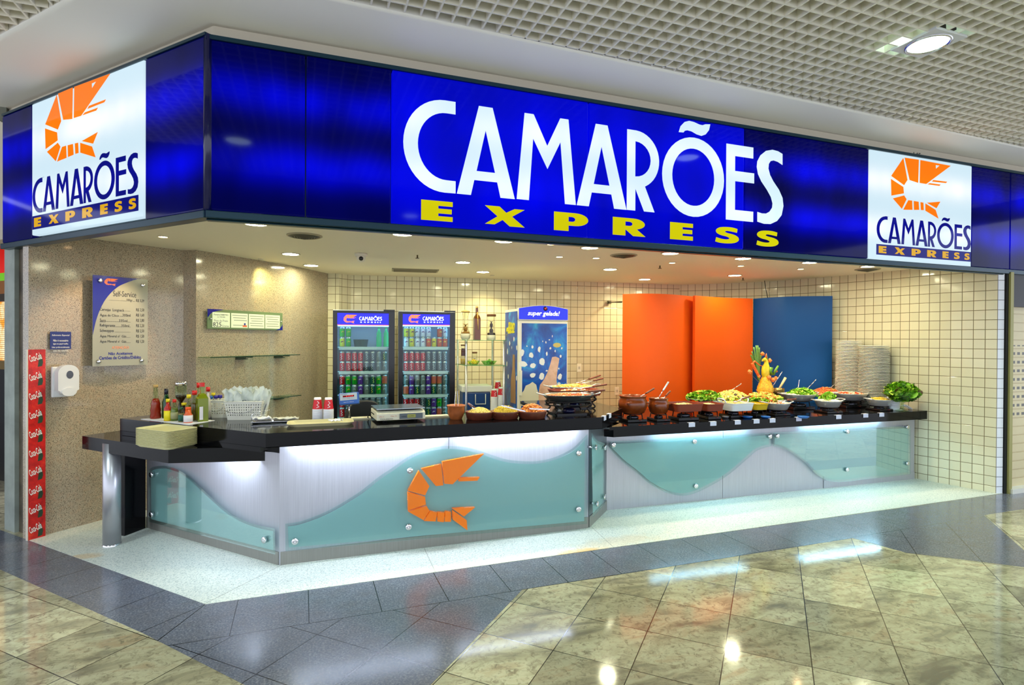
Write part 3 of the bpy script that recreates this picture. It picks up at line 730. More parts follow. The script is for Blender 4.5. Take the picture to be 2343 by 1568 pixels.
def dome(px, py, label, s=1.0):
    p = hz(px, py-8, ZC); t = thing('security_camera', label, 'camera', (p.x, p.y, ZC))
    MB().lathe([(.062*s, 0), (.062*s, -.028*s), (.05*s, -.034*s)], 24).build('base', mat('camera_white', (225, 218, 205), .4), t)
    m_ = MB(); m_.ball((0, -.01, -.045*s), .046*s, 16); m_.build('ball_housing', mat('camera_white'), t)
    d = (CO-Vector((p.x, p.y, ZC))); d.normalize()
    MB().ball((d.x*.03*s, d.y*.03*s-.01, -.055*s), .024*s, 12).build('lens', mat('lens_black', (10, 10, 14), .08), t)
dome(826, 588, 'small white dome camera on the ceiling left of the fridges')
dome(2143, 620, 'small white dome camera on the ceiling near the right tiled wall', .9)
for px, py, l in ((955, 589, 'beside the dome camera'), (1510, 613, 'behind the fifth large lamp'), (1700, 641, 'above the blue panel')):
    p = hz(px, py-5, ZC); t = thing('sprinkler', 'small ceiling sprinkler '+l, 'sprinkler', (p.x, p.y, ZC))
    MB().cyl((0, 0, -.03), .007, .03, 8).lathe([(.02, -.034), (.02, -.03)], 10).build('head', mat('brass_dark', (90, 78, 50), .4, .7), t)
# ================================================================== COUNTERS
C0 = (-1.22, 5.539); C1 = (-.144, 4.313); C2 = (2.279, 4.300); C3 = (2.667, 4.686); C4 = (6.66, 4.572)
K1 = frame2(C1, C2); KL = frame2(C0, C1); KD = frame2(C2, C3); K2 = frame2(C3, C4)
LEN = lambda a, b: (Vector(b)-Vector(a)).length
ct = thing('service_counter', 'front counter of brushed steel with wavy frosted glass and orange shrimp emblem', 'counter', (0, 0, 0))
inn = [(-.72, 5.95), (.28, 4.80), (2.07, 4.80), (2.85, 5.60), (3.20, 5.22)]
MB().prism([C0, C1, C2, C3, (2.80, 4.80), (2.80, 5.50)]+[(2.16, 5.50), (2.07, 4.66), (.02, 4.66), (-.88, 5.58)], 0, .90).build('core', mat('core_dark', (30, 30, 32), .7), ct)
def plate(parent, K, u0, u1, z0, z1, nm='steel_panel'):
    o = MB().box((u0+.002, z0, .001), (u1-.002, z1, .010)).build(nm, STEEL, parent); o.matrix_parent_inverse = Matrix(); o.matrix_local = K.mx(); return o
l1 = LEN(C1, C2)
s = K1.uv(1025, 1250)[0]
plate(ct, K1, -.008, s, .0, .92); plate(ct, K1, s, l1, .0, .92)
plate(ct, KL, 0, LEN(C0, C1)+.004, 0, .79); o = plate(ct, KD, 0, LEN(C2, C3), 0, .92); o.data.materials[0] = m_steel('shaded_steel', (120, 128, 134), .3)  # slanted panel in a darker steel, its shade put into the colour
for K, L in ((K1, l1), (KL, LEN(C0, C1)), (KD, LEN(C2, C3))):
    o = plate(ct, K, 0, L, 0, .095, 'kick_plate'); o.location += K.n*.006; o.data.materials[0] = m_steel('worn_steel', (150, 148, 142), .35) if 'worn_steel' not in MATS else MATS['worn_steel']
def glass(parent, K, pts, soff, off=.05, nm='glass_panel', inset=-.022):
    G = K.off(off); lp = [G.uv(*p) for p in pts]
    g = flat(nm, [lp], -.004, .004, thin_glass('clear_glass', (240, 250, 248), .10), parent); g.matrix_local = G.mx()
    fr = flat('frosted_film', [lp], -.0065, -.005, frosted('frost_film', (204, 228, 230), .30, (228, 244, 246)), g, offset=inset)
    for (px, py) in soff:
        u, w = G.uv(px, py)
        MB().add([], []).lathe([(.023, .004), (.023, .020), (.020, .023), (.004, .0225), (0, .021)], 24, (0, 0, 0)).lathe([(.011, -off), (.011, .004)], 12).build('standoff', CHROME, g, loc=(u, w, 0)).rotation_euler = (0, 0, 0)
    return g
S1 = lambda l: [(600+x/2.857, 960+y/2.857) for x, y in l]
top = smooth([(150, 683), (250, 668), (400, 612), (520, 548), (640, 472), (760, 378), (850, 318), (950, 248), (1050, 202), (1150, 179), (1220, 174), (1330, 183), (1430, 208), (1530, 243), (1620, 266), (1750, 275), (1850, 265), (1950, 233), (2040, 182), (2126, 97)], 4)
glass(ct, K1, S1(top+[(2122, 682), (1220, 765), (152, 862)]), [(675, 1238), (937, 1076.5), (934, 1205), (1322.8, 1037), (1322, 1164.8)])
S2 = lambda l: [(100+x/3.905, 880+y/3.905) for x, y in l]
top = smooth([(938, 765), (980, 738), (1050, 728), (1120, 736), (1200, 765), (1290, 822), (1380, 903), (1470, 988), (1560, 1070), (1650, 1140), (1750, 1200), (1880, 1252), (2060, 1290)], 4)
glass(ct, KL, S2(top)+[(629, 1269), (341, 1194)], [(350.4, 1085.6), (350.4, 1176.5), (608, 1234.7)])
S3 = lambda l: [(1280+x/5.6, 960+y/5.6) for x, y in l]
glass(ct, KD, S3([(415, 170), (450, 232), (500, 282), (575, 305), (577, 1082), (430, 1250)]), [(1360.4, 1024), (1381, 1024.5), (1363.5, 1152.8), (1380, 1136.8)], .06)
# orange glass shrimp on the front panel
em = thing('tmp', '', ''); bpy.data.objects.remove(em)
GE = K1.off(.056)
AMB = NT('amber_glass'); AMB.P(base=srgb(255, 140, 0), rough=.05, trans=.45, ec=srgb(255, 150, 0), es=.10, spec=.6); AMB = AMB.m  # glass colour carries a faint added glow
eb = flat('shrimp_emblem', [[GE.uv(*S1([p])[0]) for p in [(948, 470), (1060, 500), (1065, 550), (948, 588)]]], 0, .03, AMB, ct); eb.matrix_local = GE.mx(); eb['label'] = 'orange glass shrimp emblem'
for sg in ([(1172, 272), (1443, 220), (1252, 405), (1240, 418), (1185, 415)], [(1035, 318), (1165, 287), (1178, 425), (1130, 430)], [(1020, 330), (1088, 430), (1060, 490), (948, 460)], [(950, 596), (1070, 560), (1088, 590), (1048, 650)], [(1092, 594), (1138, 602), (1128, 660), (1052, 657)], [(1142, 602), (1185, 602), (1182, 665), (1140, 660)], [(1191, 597), (1228, 597), (1228, 662), (1188, 662)], [(1240, 590), (1330, 652), (1335, 718), (1240, 648)], [(1236, 576), (1385, 568), (1312, 628)], [(1280, 378), (1415, 372), (1400, 395), (1278, 400)]):
    o = flat('shrimp_segment', [[GE.uv(*p) for p in S1(sg)]], 0, .03, AMB, eb)
# black granite support and steel column
t = thing('granite_support', 'black granite upright carrying the low tray shelf at the left end', 'support', (0, 0, 0))
MB().prism([(-1.373, 5.372), (-1.335, 5.343), (-1.228, 5.512), (-1.262, 5.545)], 0, .79).build('slab', BLACK, t, bevel=.003)
p = hz(254, 1250); t = thing('steel_column', 'round brushed steel column under the left end of the low shelf', 'column', (p.x, p.y+.02, 0))
MB().lathe([(.060, 0), (.060, .79)], 40).build('shaft', mat('column_steel', (190, 190, 196), .36, .8), t)
MB().lathe([(.063, 0), (.063, .012), (.060, .016)], 40, cap=False).build('foot_ring', CHROME, t)
# worktops
def apron(mb, pts, th, z0, z1):
    for i in range(len(pts)-1):
        a = Vector(pts[i]); b = Vector(pts[i+1]); d = (b-a).normalized(); n = Vector((-d.y, d.x))*th
        mb.prism([tuple(a), tuple(b), tuple(b+n-d*(th*.41 if i < len(pts)-2 else 0)), tuple(a+n+d*(th*.41 if i else 0))], z0, z1)
    return mb
ZM = .953
A = (-1.36, 5.31); B = (-.233, 4.18); Cc = (2.345, 4.18); Dd = (2.83, 4.665)
mb = MB().prism([A, B, Cc, Dd, (2.83, 5.55), (2.14, 5.55), (2.05, 4.70), (-.015, 4.70), (-.99, 5.68)], ZM-.03, ZM)
apron(mb, [A, B, Cc, Dd], .03, .855, ZM-.03)
apron(mb, [A, B, Cc, Dd], .042, .855, .859)  # added thin lip that keeps the tubes out of the floor reflection
apron(mb, [A, (-.27, 4.217)], .03, .822, .855)
mb.prism([A, (-1.34, 5.29), (-.97, 5.66), (-.99, 5.68)], .82, ZM-.03)
o = mb.build('worktop', BLACK); tag(o, 'long black granite worktop of the front counter', 'worktop')
ZLo = .82
mb = MB().prism([(-1.627, 5.365), (-.878, 4.548), (-.158, 4.40), (-.15, 4.33), (-1.05, 5.36), (-1.40, 5.62)], ZLo-.03, ZLo)
apron(mb, [(-1.627, 5.365), (-.878, 4.548), (-.158, 4.40)], .03, .72, ZLo-.03)
o = mb.build('tray_shelf', BLACK); tag(o, 'low black granite tray shelf in front of the left counter side', 'worktop')
ZBf = .805
mb = MB().prism([(2.62, 4.535), (6.70, 4.45), (6.66, 4.9), (6.54, 5.36), (6.0, 5.62), (2.84, 5.62), (2.84, 4.72)], ZBf-.03, ZBf)
apron(mb, [(2.60, 4.60), (2.66, 4.534), (6.70, 4.45)], .03, .71, ZBf-.03)
o = mb.build('worktop', BLACK); tag(o, 'black granite worktop of the buffet under the food pans', 'worktop')
cb_ = thing('buffet_counter', 'right counter of brushed steel with two hanging wavy frosted glass panels', 'counter', (0, 0, 0))
MB().prism([(2.81, 4.70), C4, (6.55, 4.9), (6.42, 5.32), (6.0, 5.5), (2.81, 5.5)], 0, .77).build('core', mat('core_dark'), cb_)
us = [0]+[K2.uv(*q)[0] for q in ((1652, 1120), (1882, 1105))]+[LEN(C3, C4)]
for a, b in zip(us, us[1:]): plate(cb_, K2, a, b, 0, .775)
u1 = K2.uv(1770, 1100)[0]
plate(cb_, K2, us[2], LEN(C3, C4), 0, .085, 'kick_plate').location += K2.n*.006
S4 = lambda l: [(1340+x/2.336, 900+y/2.336) for x, y in l]
low = smooth([(128, 296), (200, 368), (280, 430), (340, 482), (420, 527), (500, 547), (565, 540), (640, 508), (730, 458), (800, 405), (870, 343), (920, 303), (990, 283)], 4)
glass(cb_, K2, S4([(990, 213), (560, 238), (128, 260)]+low), [(1402, 1017.7), (1587.4, 1010.4), (1590.4, 1112), (1759.5, 998.5)])
low = smooth([(1735, 432), (1600, 449), (1500, 459), (1400, 472), (1330, 474), (1280, 462), (1230, 430), (1180, 378), (1120, 332), (1070, 301), (1004, 283)], 4)
glass(cb_, K2, S4([(1004, 212), (1400, 192), (1735, 176)]+low), [(1776.6, 997.6), (1937, 987.8), (1936, 1074.7), (2074, 977), (2074, 1060.5)])
# tube lamps under the worktops
def tube_lamp(a, b, z, label, mt, s=1.0):
    a = Vector((*a, z)); b = Vector((*b, z)); d = (b-a).normalized()
    t = thing('tube_lamp', label, 'lamp', (0, 0, 0), 0, 'tube lamps under the worktops')
    MB().tube([a+d*.02, b-d*.02], .009, 12).build('tube', mt, t)
    mb = MB(); mb.tube([a, a+d*.022], .013, 10); mb.tube([b-d*.022, b], .013, 10); mb.build('cap', CHROME, t)
    n = Vector((-d.y, d.x, 0)); c = (a+b)/2
    mb = MB(); mb.mx = Matrix.Translation(c+Vector((0, 0, .028))) @ Matrix.Rotation(atan2(d.y, d.x), 4, 'Z'); mb.box((-(b-a).length/2, -.018, -.012), ((b-a).length/2, .018, .006)); mb.build('batten', mat('batten_white', (220, 220, 220), .5), t)
TW = mat('tube_cool_white', (222, 236, 255), .5, em=190)
TC = mat('tube_cyan_white', (168, 232, 255), .5, em=100)
tube_lamp((-.08, 4.244), (1.02, 4.244), .884, 'tube lamp under the front worktop, left half', TW)
tube_lamp((1.12, 4.244), (2.16, 4.244), .884, 'tube lamp under the front worktop, right half', TW)
tube_lamp((-.70, 4.585), (-.24, 4.46), .755, 'tube lamp under the low tray shelf', TW)
for a, b, l in ((1500, 1715, 'left half'), (1830, 2010, 'right half')):
    xa = hy(a, 990, 4.6).x; xb = hy(b, 980, 4.6).x
    tube_lamp((xa, 4.60-(xa-2.6)*.016), (xb, 4.60-(xb-2.6)*.016), .740, 'tube lamp under the buffet worktop, '+l, TC)
# ================================================================== BACK OF THE KIOSK
def atd(px, d, z=None, py=None):
    p = CO+ray(px, 784 if py is None else py)*d
    return Vector((p.x, p.y, p.z if z is None else z))
def npx(px, d): return d/F
SHU = [[[((x-5.187)/.824, (z-2.804)/.54) for x, z in lp] for lp in sg] for sg in SHR]   # unit shrimp
CAMU = [[[((x-.623)/3.262, (z-2.597)/.6225) for x, z in lp] for lp in q] for q in CAM]
def mini_logo(parent, u0, w0, wd, hg, n, orange, white, mirror=False):
    me = []
    for sg in SHU: me += [[(u0+x*wd*.34, w0+hg*(.02+z*.96)) for x, z in lp] for lp in sg[:1]]
    flat('shrimp_emblem', me, n, n+.001, orange, parent)
    q = [[(u0+wd*.40+x*wd*.60, w0+hg*(.36+z*.44)) for x, z in lp] for l in CAMU for lp in l]
    flat('lettering', q, n, n+.001, white, parent)
    q = []
    for ch, a, b in EXPOS:
        q += exl(ch, u0+wd*(.42+.56*(a-172)/846), w0+hg*.10, u0+wd*(.42+.56*(b-172)/846), w0+hg*.24)
    flat('lettering', q, n, n+.001, white, parent)
CANR = .031; CANH = .118
def can_mesh(name, rgb, rgb2=(235, 235, 235), kind='band'):
    m_ = MB()
    m_.lathe([(.022, 0), (.029, .004), (CANR, .012), (CANR, .100), (.030, .106), (.026, .115), (.026, CANH), (.024, CANH-.003), (0, CANH-.003)], 16)
    for i, k in enumerate(m_.f):
        zc = sum(m_.v[j].z for j in k)/len(k)
        if zc > .103 or zc < .008: m_.m[i] = 1
        elif kind == 'half' and zc > .05: m_.m[i] = 2
    if kind == 'script':      # white script running up the can
        pts = smooth([(-.008, .02), (.010, .03), (-.006, .045), (.008, .06), (-.008, .075), (.006, .09)], 3)
        m_.tube([(x, -sqrt(CANR**2-x*x)-.0004, z) for x, z in pts], .0022, 5, 2)
    if kind == 'band':
        pts = [(-.012, .055), (0, .068), (.014, .06)]
        m_.tube([(x, -sqrt(CANR**2-x*x)-.0002, z) for x, z in pts], .006, 5, 2)
    o = m_.build(name, [mat('can_'+name, rgb, .25, .35), mat('can_aluminium', (200, 202, 205), .25, .9), mat('can2_'+name, rgb2, .3)])
    me = o.data; bpy.data.objects.remove(o); return me
CANS = {'red': can_mesh('red', (206, 16, 28), kind='script'), 'silver': can_mesh('silver', (96, 100, 110), (220, 220, 225), 'script'), 'green': can_mesh('green', (24, 160, 30), (220, 200, 30), 'band'),
        'yellow': can_mesh('yellow', (214, 196, 40), (120, 60, 90)), 'white': can_mesh('white', (214, 214, 226), (110, 50, 120)), 'purple': can_mesh('purple', (96, 50, 150), (200, 190, 220)),
        'olive': can_mesh('olive', (120, 140, 60), (200, 90, 60), 'half'), 'dark green': can_mesh('dark_green', (14, 84, 66), (240, 220, 60), 'script'), 'orange': can_mesh('orange', (206, 80, 40), (240, 200, 80)),
        'grey': can_mesh('grey', (120, 126, 122), (190, 190, 190))}
LAYER = {0: 'lower', 1: 'upper'}
def fridge(px0, px1, ptop, d, ang, rows, side, extra):
    c = atd((px0+px1)/2, d, 0)
    fr = Fr((c.x, c.y), radians(ang)); ua = fr.uv(px0, 780)[0]; ub = fr.uv(px1, 780)[0]
    fr = Fr(fr.at(ua, 0), radians(ang)); W = ub-ua; H = fr.uv((px0+px1)/2, ptop)[1]; DP = .60
    t = fthing('drink_fridge', 'black framed glass door drink fridge, '+side+' of the two, full of cans', 'fridge', fr, 'glass door drink fridges')
    body = mat('fridge_white', (215, 222, 224), .35); fb = mat('fridge_black', (10, 10, 16), .25)
    MB().box((0, 0, -DP), (.03, H-.01, 0)).box((W-.03, 0, -DP), (W, H-.01, 0)).box((0, H-.03, -DP), (W, H, 0)).box((0, 0, -DP), (W, .25, 0)).box((0, 0, -DP-.02), (W, H, -DP)).build('cabinet', body, t)
    s = W/141
    fL, fR = 10*s, W-14*s
    MB().box((0, .2, 0), (fL, H-.012, .03)).box((fR, .2, 0), (W, H-.012, .03)).box((fL, H-.04, 0), (fR, H-.012, .03)).box((fL, .2, 0), (fR, .27, .03)).build('door_frame', fb, t, bevel=.003)
    MB().box((W-.13, H-.012, -.01), (W-.0, H+.006, .03)).build('hinge', fb, t)
    yz = lambda y: fr.uv((px0+px1)/2, y)[1]
    hd = MB().box((fL, yz(743.5), 0), (fR, yz(717), .028)).build('header', mat('header_blue', (4, 4, 220), .2, em=.9), t)
    mini_logo(hd, fL+.10*W, yz(741), W*.62, yz(721)-yz(741), .029, mat('header_orange', (255, 120, 60), .4, em=.9), mat('header_white', (235, 240, 255), .4, em=.95))
    MB().box((fL, yz(745), .001), (fR, yz(743.5), .030)).build('red_line', mat('red_line', (240, 90, 80), .4, em=.6), t)
    MB().box((fL, .27, .012), (fR, yz(745), .018)).build('glass_door', thin_glass('fridge_glass', (238, 248, 246), .10), t)
    lampm = mat('fridge_light', (150, 225, 255), .5, em=4)
    MB().box((.031, .3, -.05), (.045, yz(748), -.03)).build('light_strip', lampm, t); MB().box((W-.045, .3, -.05), (W-.031, yz(748), -.03)).build('light_strip', lampm, t)
    MB().box((.05, yz(747)+.0, -.12), (W-.05, yz(745)+.004, -.06)).build('light_strip', lampm, t)
    shel = [yz(794), yz(850), yz(904), yz(956)]
    for k, z in enumerate(shel):
        MB().box((fL+.012, z-.035, -.06), (fR-.012, z, -.045)).box((fL, z-.008, -.55), (fR, z-.002, -.06)).build('shelf', mat('shelf_white', (205, 214, 220), .35), t)
    n = 8; sp = (fR-fL-.02)/n
    for k, z in enumerate(shel[:len(rows)]):
        for lay in (0, 1):
            for i, cname in enumerate(rows[k][lay]):
                if cname is None: continue
                p = fr.at(fL+.01+sp*(i+.5), z-.002+lay*(CANH+.0005), -.105)
                o = bpy.data.objects.new('drink_can', CANS[cname]); COL.objects.link(o); o.location = p; o.rotation_euler = (0, 0, radians(ang)+random.uniform(-.3, .3))
                tag(o, '%s can, %s from left, %s layer, %s shelf, %s fridge' % (cname, ORD[i], LAYER[lay], ('top', 'second', 'third', 'lowest')[k], side), 'can', 'drink cans in the fridges')
    return fr, t, shel, fL, fR, W
A8 = lambda s: [x if x != '-' else None for x in s.split(',')]
F1 = fridge(762, 903, 709.5, 6.75, -8, [
    [A8('yellow,green'), A8('green,green')],
    [A8('red,red,red,red,silver,silver,grey,grey'), A8('red,red,red,red,silver,silver,grey,dark green')],
    [A8('silver,green,grey,purple,grey,dark green,green,grey'), A8('red,green,green,purple,grey,dark green,green,olive')],
    [A8('red,silver,silver,silver,silver,grey,grey,grey'), A8('red,silver,silver,silver,silver,grey,grey,grey')]], 'left', None)
F2 = fridge(912, 1041, 712, 6.75, -8, [
    [A8('white,yellow,white,white,orange,yellow,orange,orange'), A8('yellow,yellow,white,white,white,-,orange,white')],
    [A8('red,red,red,red,silver,silver,silver,silver'), A8('red,red,red,red,silver,silver,silver,silver')],
    [A8('olive,purple,dark green,grey,purple,dark green,grey,grey'), A8('grey,purple,grey,grey,purple,olive,olive,grey')],
    [A8('red,red,red,grey,dark green,purple,olive,grey'), A8('red,red,red,silver,dark green,purple,green,grey')]], 'right', None)
fr, t, shel, fL, fR, W = F1
gb = mat('green_bottle', (30, 190, 120), .1, em=.05)  # green plastic with a faint glow put into the colour
for i, q in enumerate((.78, .90)):
    p = fr.at(W*q-.03, shel[0]-.002, -.11); o = MB().lathe([(.026, 0), (.031, .01), (.031, .12), (.026, .14), (.030, .16), (.013, .205), (.013, .225)], 16, mi=0).lathe([(.015, .225), (.015, .24)], 12, mi=1).build('soda_bottle', [gb, mat('green_cap', (20, 120, 60))], loc=p)
    tag(o, ('left' if not i else 'right')+' one of the two green plastic bottles in the top of the left fridge', 'bottle', 'green bottles in the left fridge')
p = fr.at(W*.435, shel[0]-.002, -.15); tt = thing('plastic_tub', 'dark plastic tub alone on the top shelf of the left fridge', 'tub', p)
MB().lathe([(.075, 0), (.088, .085), (.092, .088), (.088, .09), (.083, .085), (.07, .01)], 24, cap=False).lathe([(0, .004), (.074, .004)], 24).build('tub', mat('tub_dark', (40, 70, 66), .4), tt)

# ---- blue freezer with bottle picture
fz = Fr(atd(1187, 6.5, 0), radians(-1.0))
ub = fz.uv(1298, 780)[0]; W = ub; H = fz.uv(1240, 703)[1]; dp = .50
t = fthing('blue_freezer', 'tall blue and white freezer printed with a bottle and flying ice', 'freezer', fz)
wh = mat('freezer_white', (226, 222, 206), .35)
def m_pic():
    n = NT('freezer_picture'); tc = n.n('ShaderNodeTexCoord').outputs['Object']
    a = n.noise(tc, 3.2, 5, .6, 1.5); b = n.noise(tc, 1.6, 3, .6, .5)
    c = n.ramp(a, [(.30, srgb(2, 50, 140)), (.5, srgb(0, 86, 186)), (.6, srgb(6, 124, 206)), (.74, srgb(50, 190, 226))])
    c = n.mix(n.maprange(b, .45, .7, 0, .7), c, srgb(14, 20, 90))
    n.P(base=c, rough=.2); return n.m
PIC = m_pic()
MB().box((0, 0, -dp), (W, H-.02, -.03)).build('cabinet', wh, t, bevel=.01)
MB().box((-.004, .04, -dp+.02), (0.0, H-.05, -.05)).build('side_picture', PIC, t)
arc = [(0, H-.145), (W, H-.145), (W, H-.02)]+[(W*(1-k/10), H-.02+.035*sin(pi*k/10)) for k in range(1, 10)]+[(0, H-.02)]
hd = flat('header', [arc], -.03, .01, mat('freezer_header', (8, 30, 210), .25, em=.6), t)
flat('header_rim', [[(u*(W+.012)/W-.006, w+(.006 if w > H-.1 else -.008)) for u, w in arc]], -.03, .004, wh, t)
text('lettering', 'super gelada!', W*.17, H-.115, W*.83, H-.045, .012, mat('header_white'), hd, .25, .02)
MB().lathe([(0, .010), (.026, .0101), (.026, .014), (0, .014)], 20, (W*.53, H-.018, 0)).build('dark_badge', mat('badge_dark', (30, 20, 40), .4), hd)
MB().cb((W*.53, H-.018, .016), (.018, .016, .003)).build('red_mark', mat('badge_red', (230, 30, 50), .4, em=.4), hd)
dr = MB().box((0, .12, -.03), (W, H-.165, .012)).build('door', wh, t, bevel=.006)
MB().box((.03, .15, .012), (W-.012, H-.19, .014)).build('door_picture', PIC, dr)
px = lambda x, y: (lambda q: (q[0], q[1]))(fz.off(.015).uv(1030+x/5.228, 680+y/5.228))
bt = [(1220, 718), (1262, 712), (1306, 732), (1296, 800), (1280, 900), (1272, 1000), (1284, 1080), (1290, 1180), (1285, 1300), (1060, 1300), (1058, 1140), (1075, 1050), (1120, 990), (1165, 900), (1195, 810)]
def m_tan():
    n = NT('printed_tan'); x = n.noise(n.n('ShaderNodeTexCoord').outputs['Object'], 6, 4); n.P(base=n.ramp(x, [(.3, srgb(196, 150, 120)), (.6, srgb(226, 184, 156)), (.8, srgb(190, 136, 80))]), rough=.25); return n.m
flat('printed_bottle', [[px(*p) for p in bt]], .0145, .016, m_tan(), dr)
ice = []
for (cx, cy, rx, ry) in ((862, 668, 26, 42), (970, 697, 30, 36), (1064, 628, 20, 40), (1100, 770, 40, 55), (875, 800, 50, 42), (988, 825, 42, 34), (985, 935, 38, 34), (1097, 945, 36, 50), (1310, 950, 28, 38), (1302, 1042, 20, 22), (985, 600, 14, 22), (1155, 680, 11, 28), (1322, 708, 12, 24), (1186, 512, 10, 8), (1145, 542, 9, 14), (1108, 530, 6, 10), (1222, 470, 6, 16), (1256, 645, 8, 16), (918, 588, 7, 9), (1334, 612, 10, 14), (1198, 612, 12, 14), (1300, 855, 9, 14), (1155, 882, 14, 10)):
    ice.append([px(cx+rx*q*cos(a), cy+ry*q*sin(a)) for a, q in [(2*pi*k/8+.3, random.uniform(.7, 1.12)) for k in range(8)]])
for lp in ice: flat('printed_ice', [lp], .0145, .0158, mat('ice_print', (226, 228, 224), .3), dr)
flat('printed_splash', [[px(*p) for p in [(835, 1300), (835, 1180), (880, 1120), (905, 1060), (950, 1040), (985, 1015), (1030, 1050), (1040, 1100), (1055, 1150), (1075, 1300)]]], .0143, .0152, mat('splash_print', (216, 210, 184), .3), dr)
flat('printed_cap', [[px(1278+48*cos(a), 575+28*sin(a)) for a in [2*pi*k/20 for k in range(20)]]], .0145, .016, mat('cap_print', (200, 180, 90), .3), dr)
MB().box((.006, H-1.02, .012), (.03, H-.73, .04)).build('handle', wh, dr, bevel=.004)
sf = Fr(fz.at(-.005, 0, -dp), radians(-1.0-90+180)); sd = MB(); 
# yellow lettering and bottle print on the left side of the freezer
sfr = Fr(fz.at(-.0055, 0, -dp), fz.a-pi/2)
g = thing('tmp', 'x', 'x'); bpy.data.objects.remove(g)
def side_flat(nm, loops, mt):
    o = flat(nm, loops, 0, .0012, mt, t); o.matrix_parent_inverse = Matrix(); o.matrix_local = fz.mx().inverted() @ sfr.mx(); return o
o = text('lettering', 'super', .02, H-.28, .24, H-.16, .001, mat('print_yellow', (236, 220, 30), .4), t, .2, .03); o.matrix_local = fz.mx().inverted() @ sfr.mx() @ Matrix.Rotation(radians(-4), 4, 'Z')
o = text('lettering', 'gelada!', .12, H-.35, .44, H-.20, .001, mat('print_yellow'), t, .2, .03); o.matrix_local = fz.mx().inverted() @ sfr.mx() @ Matrix.Rotation(radians(2), 4, 'Z')
side_flat('printed_bottle', [[(.24, .85), (.42, .85), (.41, 1.12), (.39, 1.25), (.38, 1.42), (.31, 1.42), (.30, 1.25), (.25, 1.12)]], mat('print_tan_dark', (168, 122, 84), .3))
for cx, cz, r in ((.12, 1.45, .025), (.2, 1.55, .02), (.1, 1.3, .022), (.35, 1.6, .02), (.45, 1.5, .02), (.15, 1.15, .02), (.45, 1.15, .02), (.27, 1.5, .012)): side_flat('printed_ice', [[(cx+r*cos(a)*q, cz+r*1.5*sin(a)) for a, q in [(2*pi*k/7, random.uniform(.7, 1.1)) for k in range(7)]]], mat('ice_print'))

# ---- glass shelf rack between fridge and freezer
dR = 6.55
def rk(px, dd=0.0): return atd(px, dR+dd, 0)
zt_, zm_, zl_ = atd(1100, dR, None, 778.5).z, atd(1100, dR, None, 836).z, .74
t = thing('shelf_rack', 'chrome pole rack with glass shelves between fridge and blue freezer', 'rack')
poles = [rk(1067), rk(1153), rk(1047.5, .42), rk(1127, .42)]
for p in poles: MB().cyl((p.x, p.y, 0), .013, zt_+.004, 14).build('pole', ALU, t)
pa, pb, pd, pc = [Vector((p.x, p.y)) for p in poles]
for z in (zt_, zm_, zl_, .35):
    c = (pa+pb+pc+pd)/4; cor = [c+(q-c)*1.10 for q in (pa, pb, pc, pd)]
    MB().prism([tuple(q) for q in cor], z-.005, z).build('glass_shelf', thin_glass('shelf_glass', (226, 240, 228), .12), t)
    eg = MB(); eg.tube([(cor[0].x, cor[0].y, z-.0025), (cor[1].x, cor[1].y, z-.0025)], .0035, 5); eg.tube([(cor[0].x, cor[0].y, z-.0025), (cor[3].x, cor[3].y, z-.0025)], .0035, 5); eg.build('glass_edge', mat('glass_edge_green', (60, 130, 80), .2), t)
JG = thin_glass('jar_glass', (246, 246, 236), .18)
def on_rack(px, z, dd=.15): p = atd(px, dR+dd, z); return p
def straw_fruit(mb, h, r, mi=0):
    mb.ball((0, 0, h), r, 10, mi, 1, 1, 1.3)
    for k in range(12):
        a = k*2*pi/12; mb.tube([(0, 0, h+r), (cos(a)*r*.5, sin(a)*r*.5, h+r*1.9), (cos(a)*r*1.3, sin(a)*r*1.3, h+r*2.3)], .003, 4, mi, r2=.0008)
    return mb
p = on_rack(1065, zt_); t = thing('decor_jar', 'tall bottle-necked jar with a dried pineapple over white sand, left on the glass rack', 'jar', p)
MB().lathe([(.03, 0), (.055, .02), (.062, .06), (.05, .10), (.034, .15), (.032, .28), (.045, .325)], 24, cap=False).build('glass', JG, t)
MB().lathe([(.04, .004), (.055, .025), (.058, .06), (.052, .075)], 20).build('white_sand', mat('white_sand', (232, 226, 210), .8), t)
straw_fruit(MB().lathe([(.051, .075), (.045, .095), (0, .105)], 20), .13, .027).build('dried_pineapple', mat('dried_brown', (150, 108, 48), .8, 0, .4, 80), t)
MB().lathe([(.05, .325), (.052, .34), (.02, .35), (0, .36)], 16).build('lid', mat('cork', (196, 160, 96), .8), t)
p = on_rack(1091, zt_); t = thing('liquor_bottle', 'tall brown square bottle with raffia tied to its neck on the glass rack', 'bottle', p)
MB().lathe([(.05, 0), (.05, .25), (.042, .275), (.02, .30), (.018, .38)], 4, sm=False).build('glass', mat('brown_glass', (96, 50, 10), .08), t).rotation_euler = (0, 0, pi/4)
MB().lathe([(.017, .375), (.018, .40)], 10).build('cork', mat('cork'), t)
m_ = MB()
for k in range(6): m_.tube([(-.006+k*.002, -.022, .33), (-.004+k*.002, -.039, .22), (.002+k*.001, -.039, .12)], .0012, 4)
m_.tube([(.018*cos(a), .018*sin(a), .31) for a in [2*pi*k/12 for k in range(13)]], .003, 5); m_.build('raffia', mat('raffia', (206, 170, 90), .8), t)
p = on_rack(1124, zt_); t = thing('decor_jar', 'wide cylinder jar with dark dried plants over white sand on the glass rack', 'jar', p)
MB().lathe([(.052, 0), (.053, .28)], 24, cap=False).build('glass', JG, t)
MB().lathe([(.050, .003), (.050, .06)], 20).build('white_sand', mat('white_sand'), t)
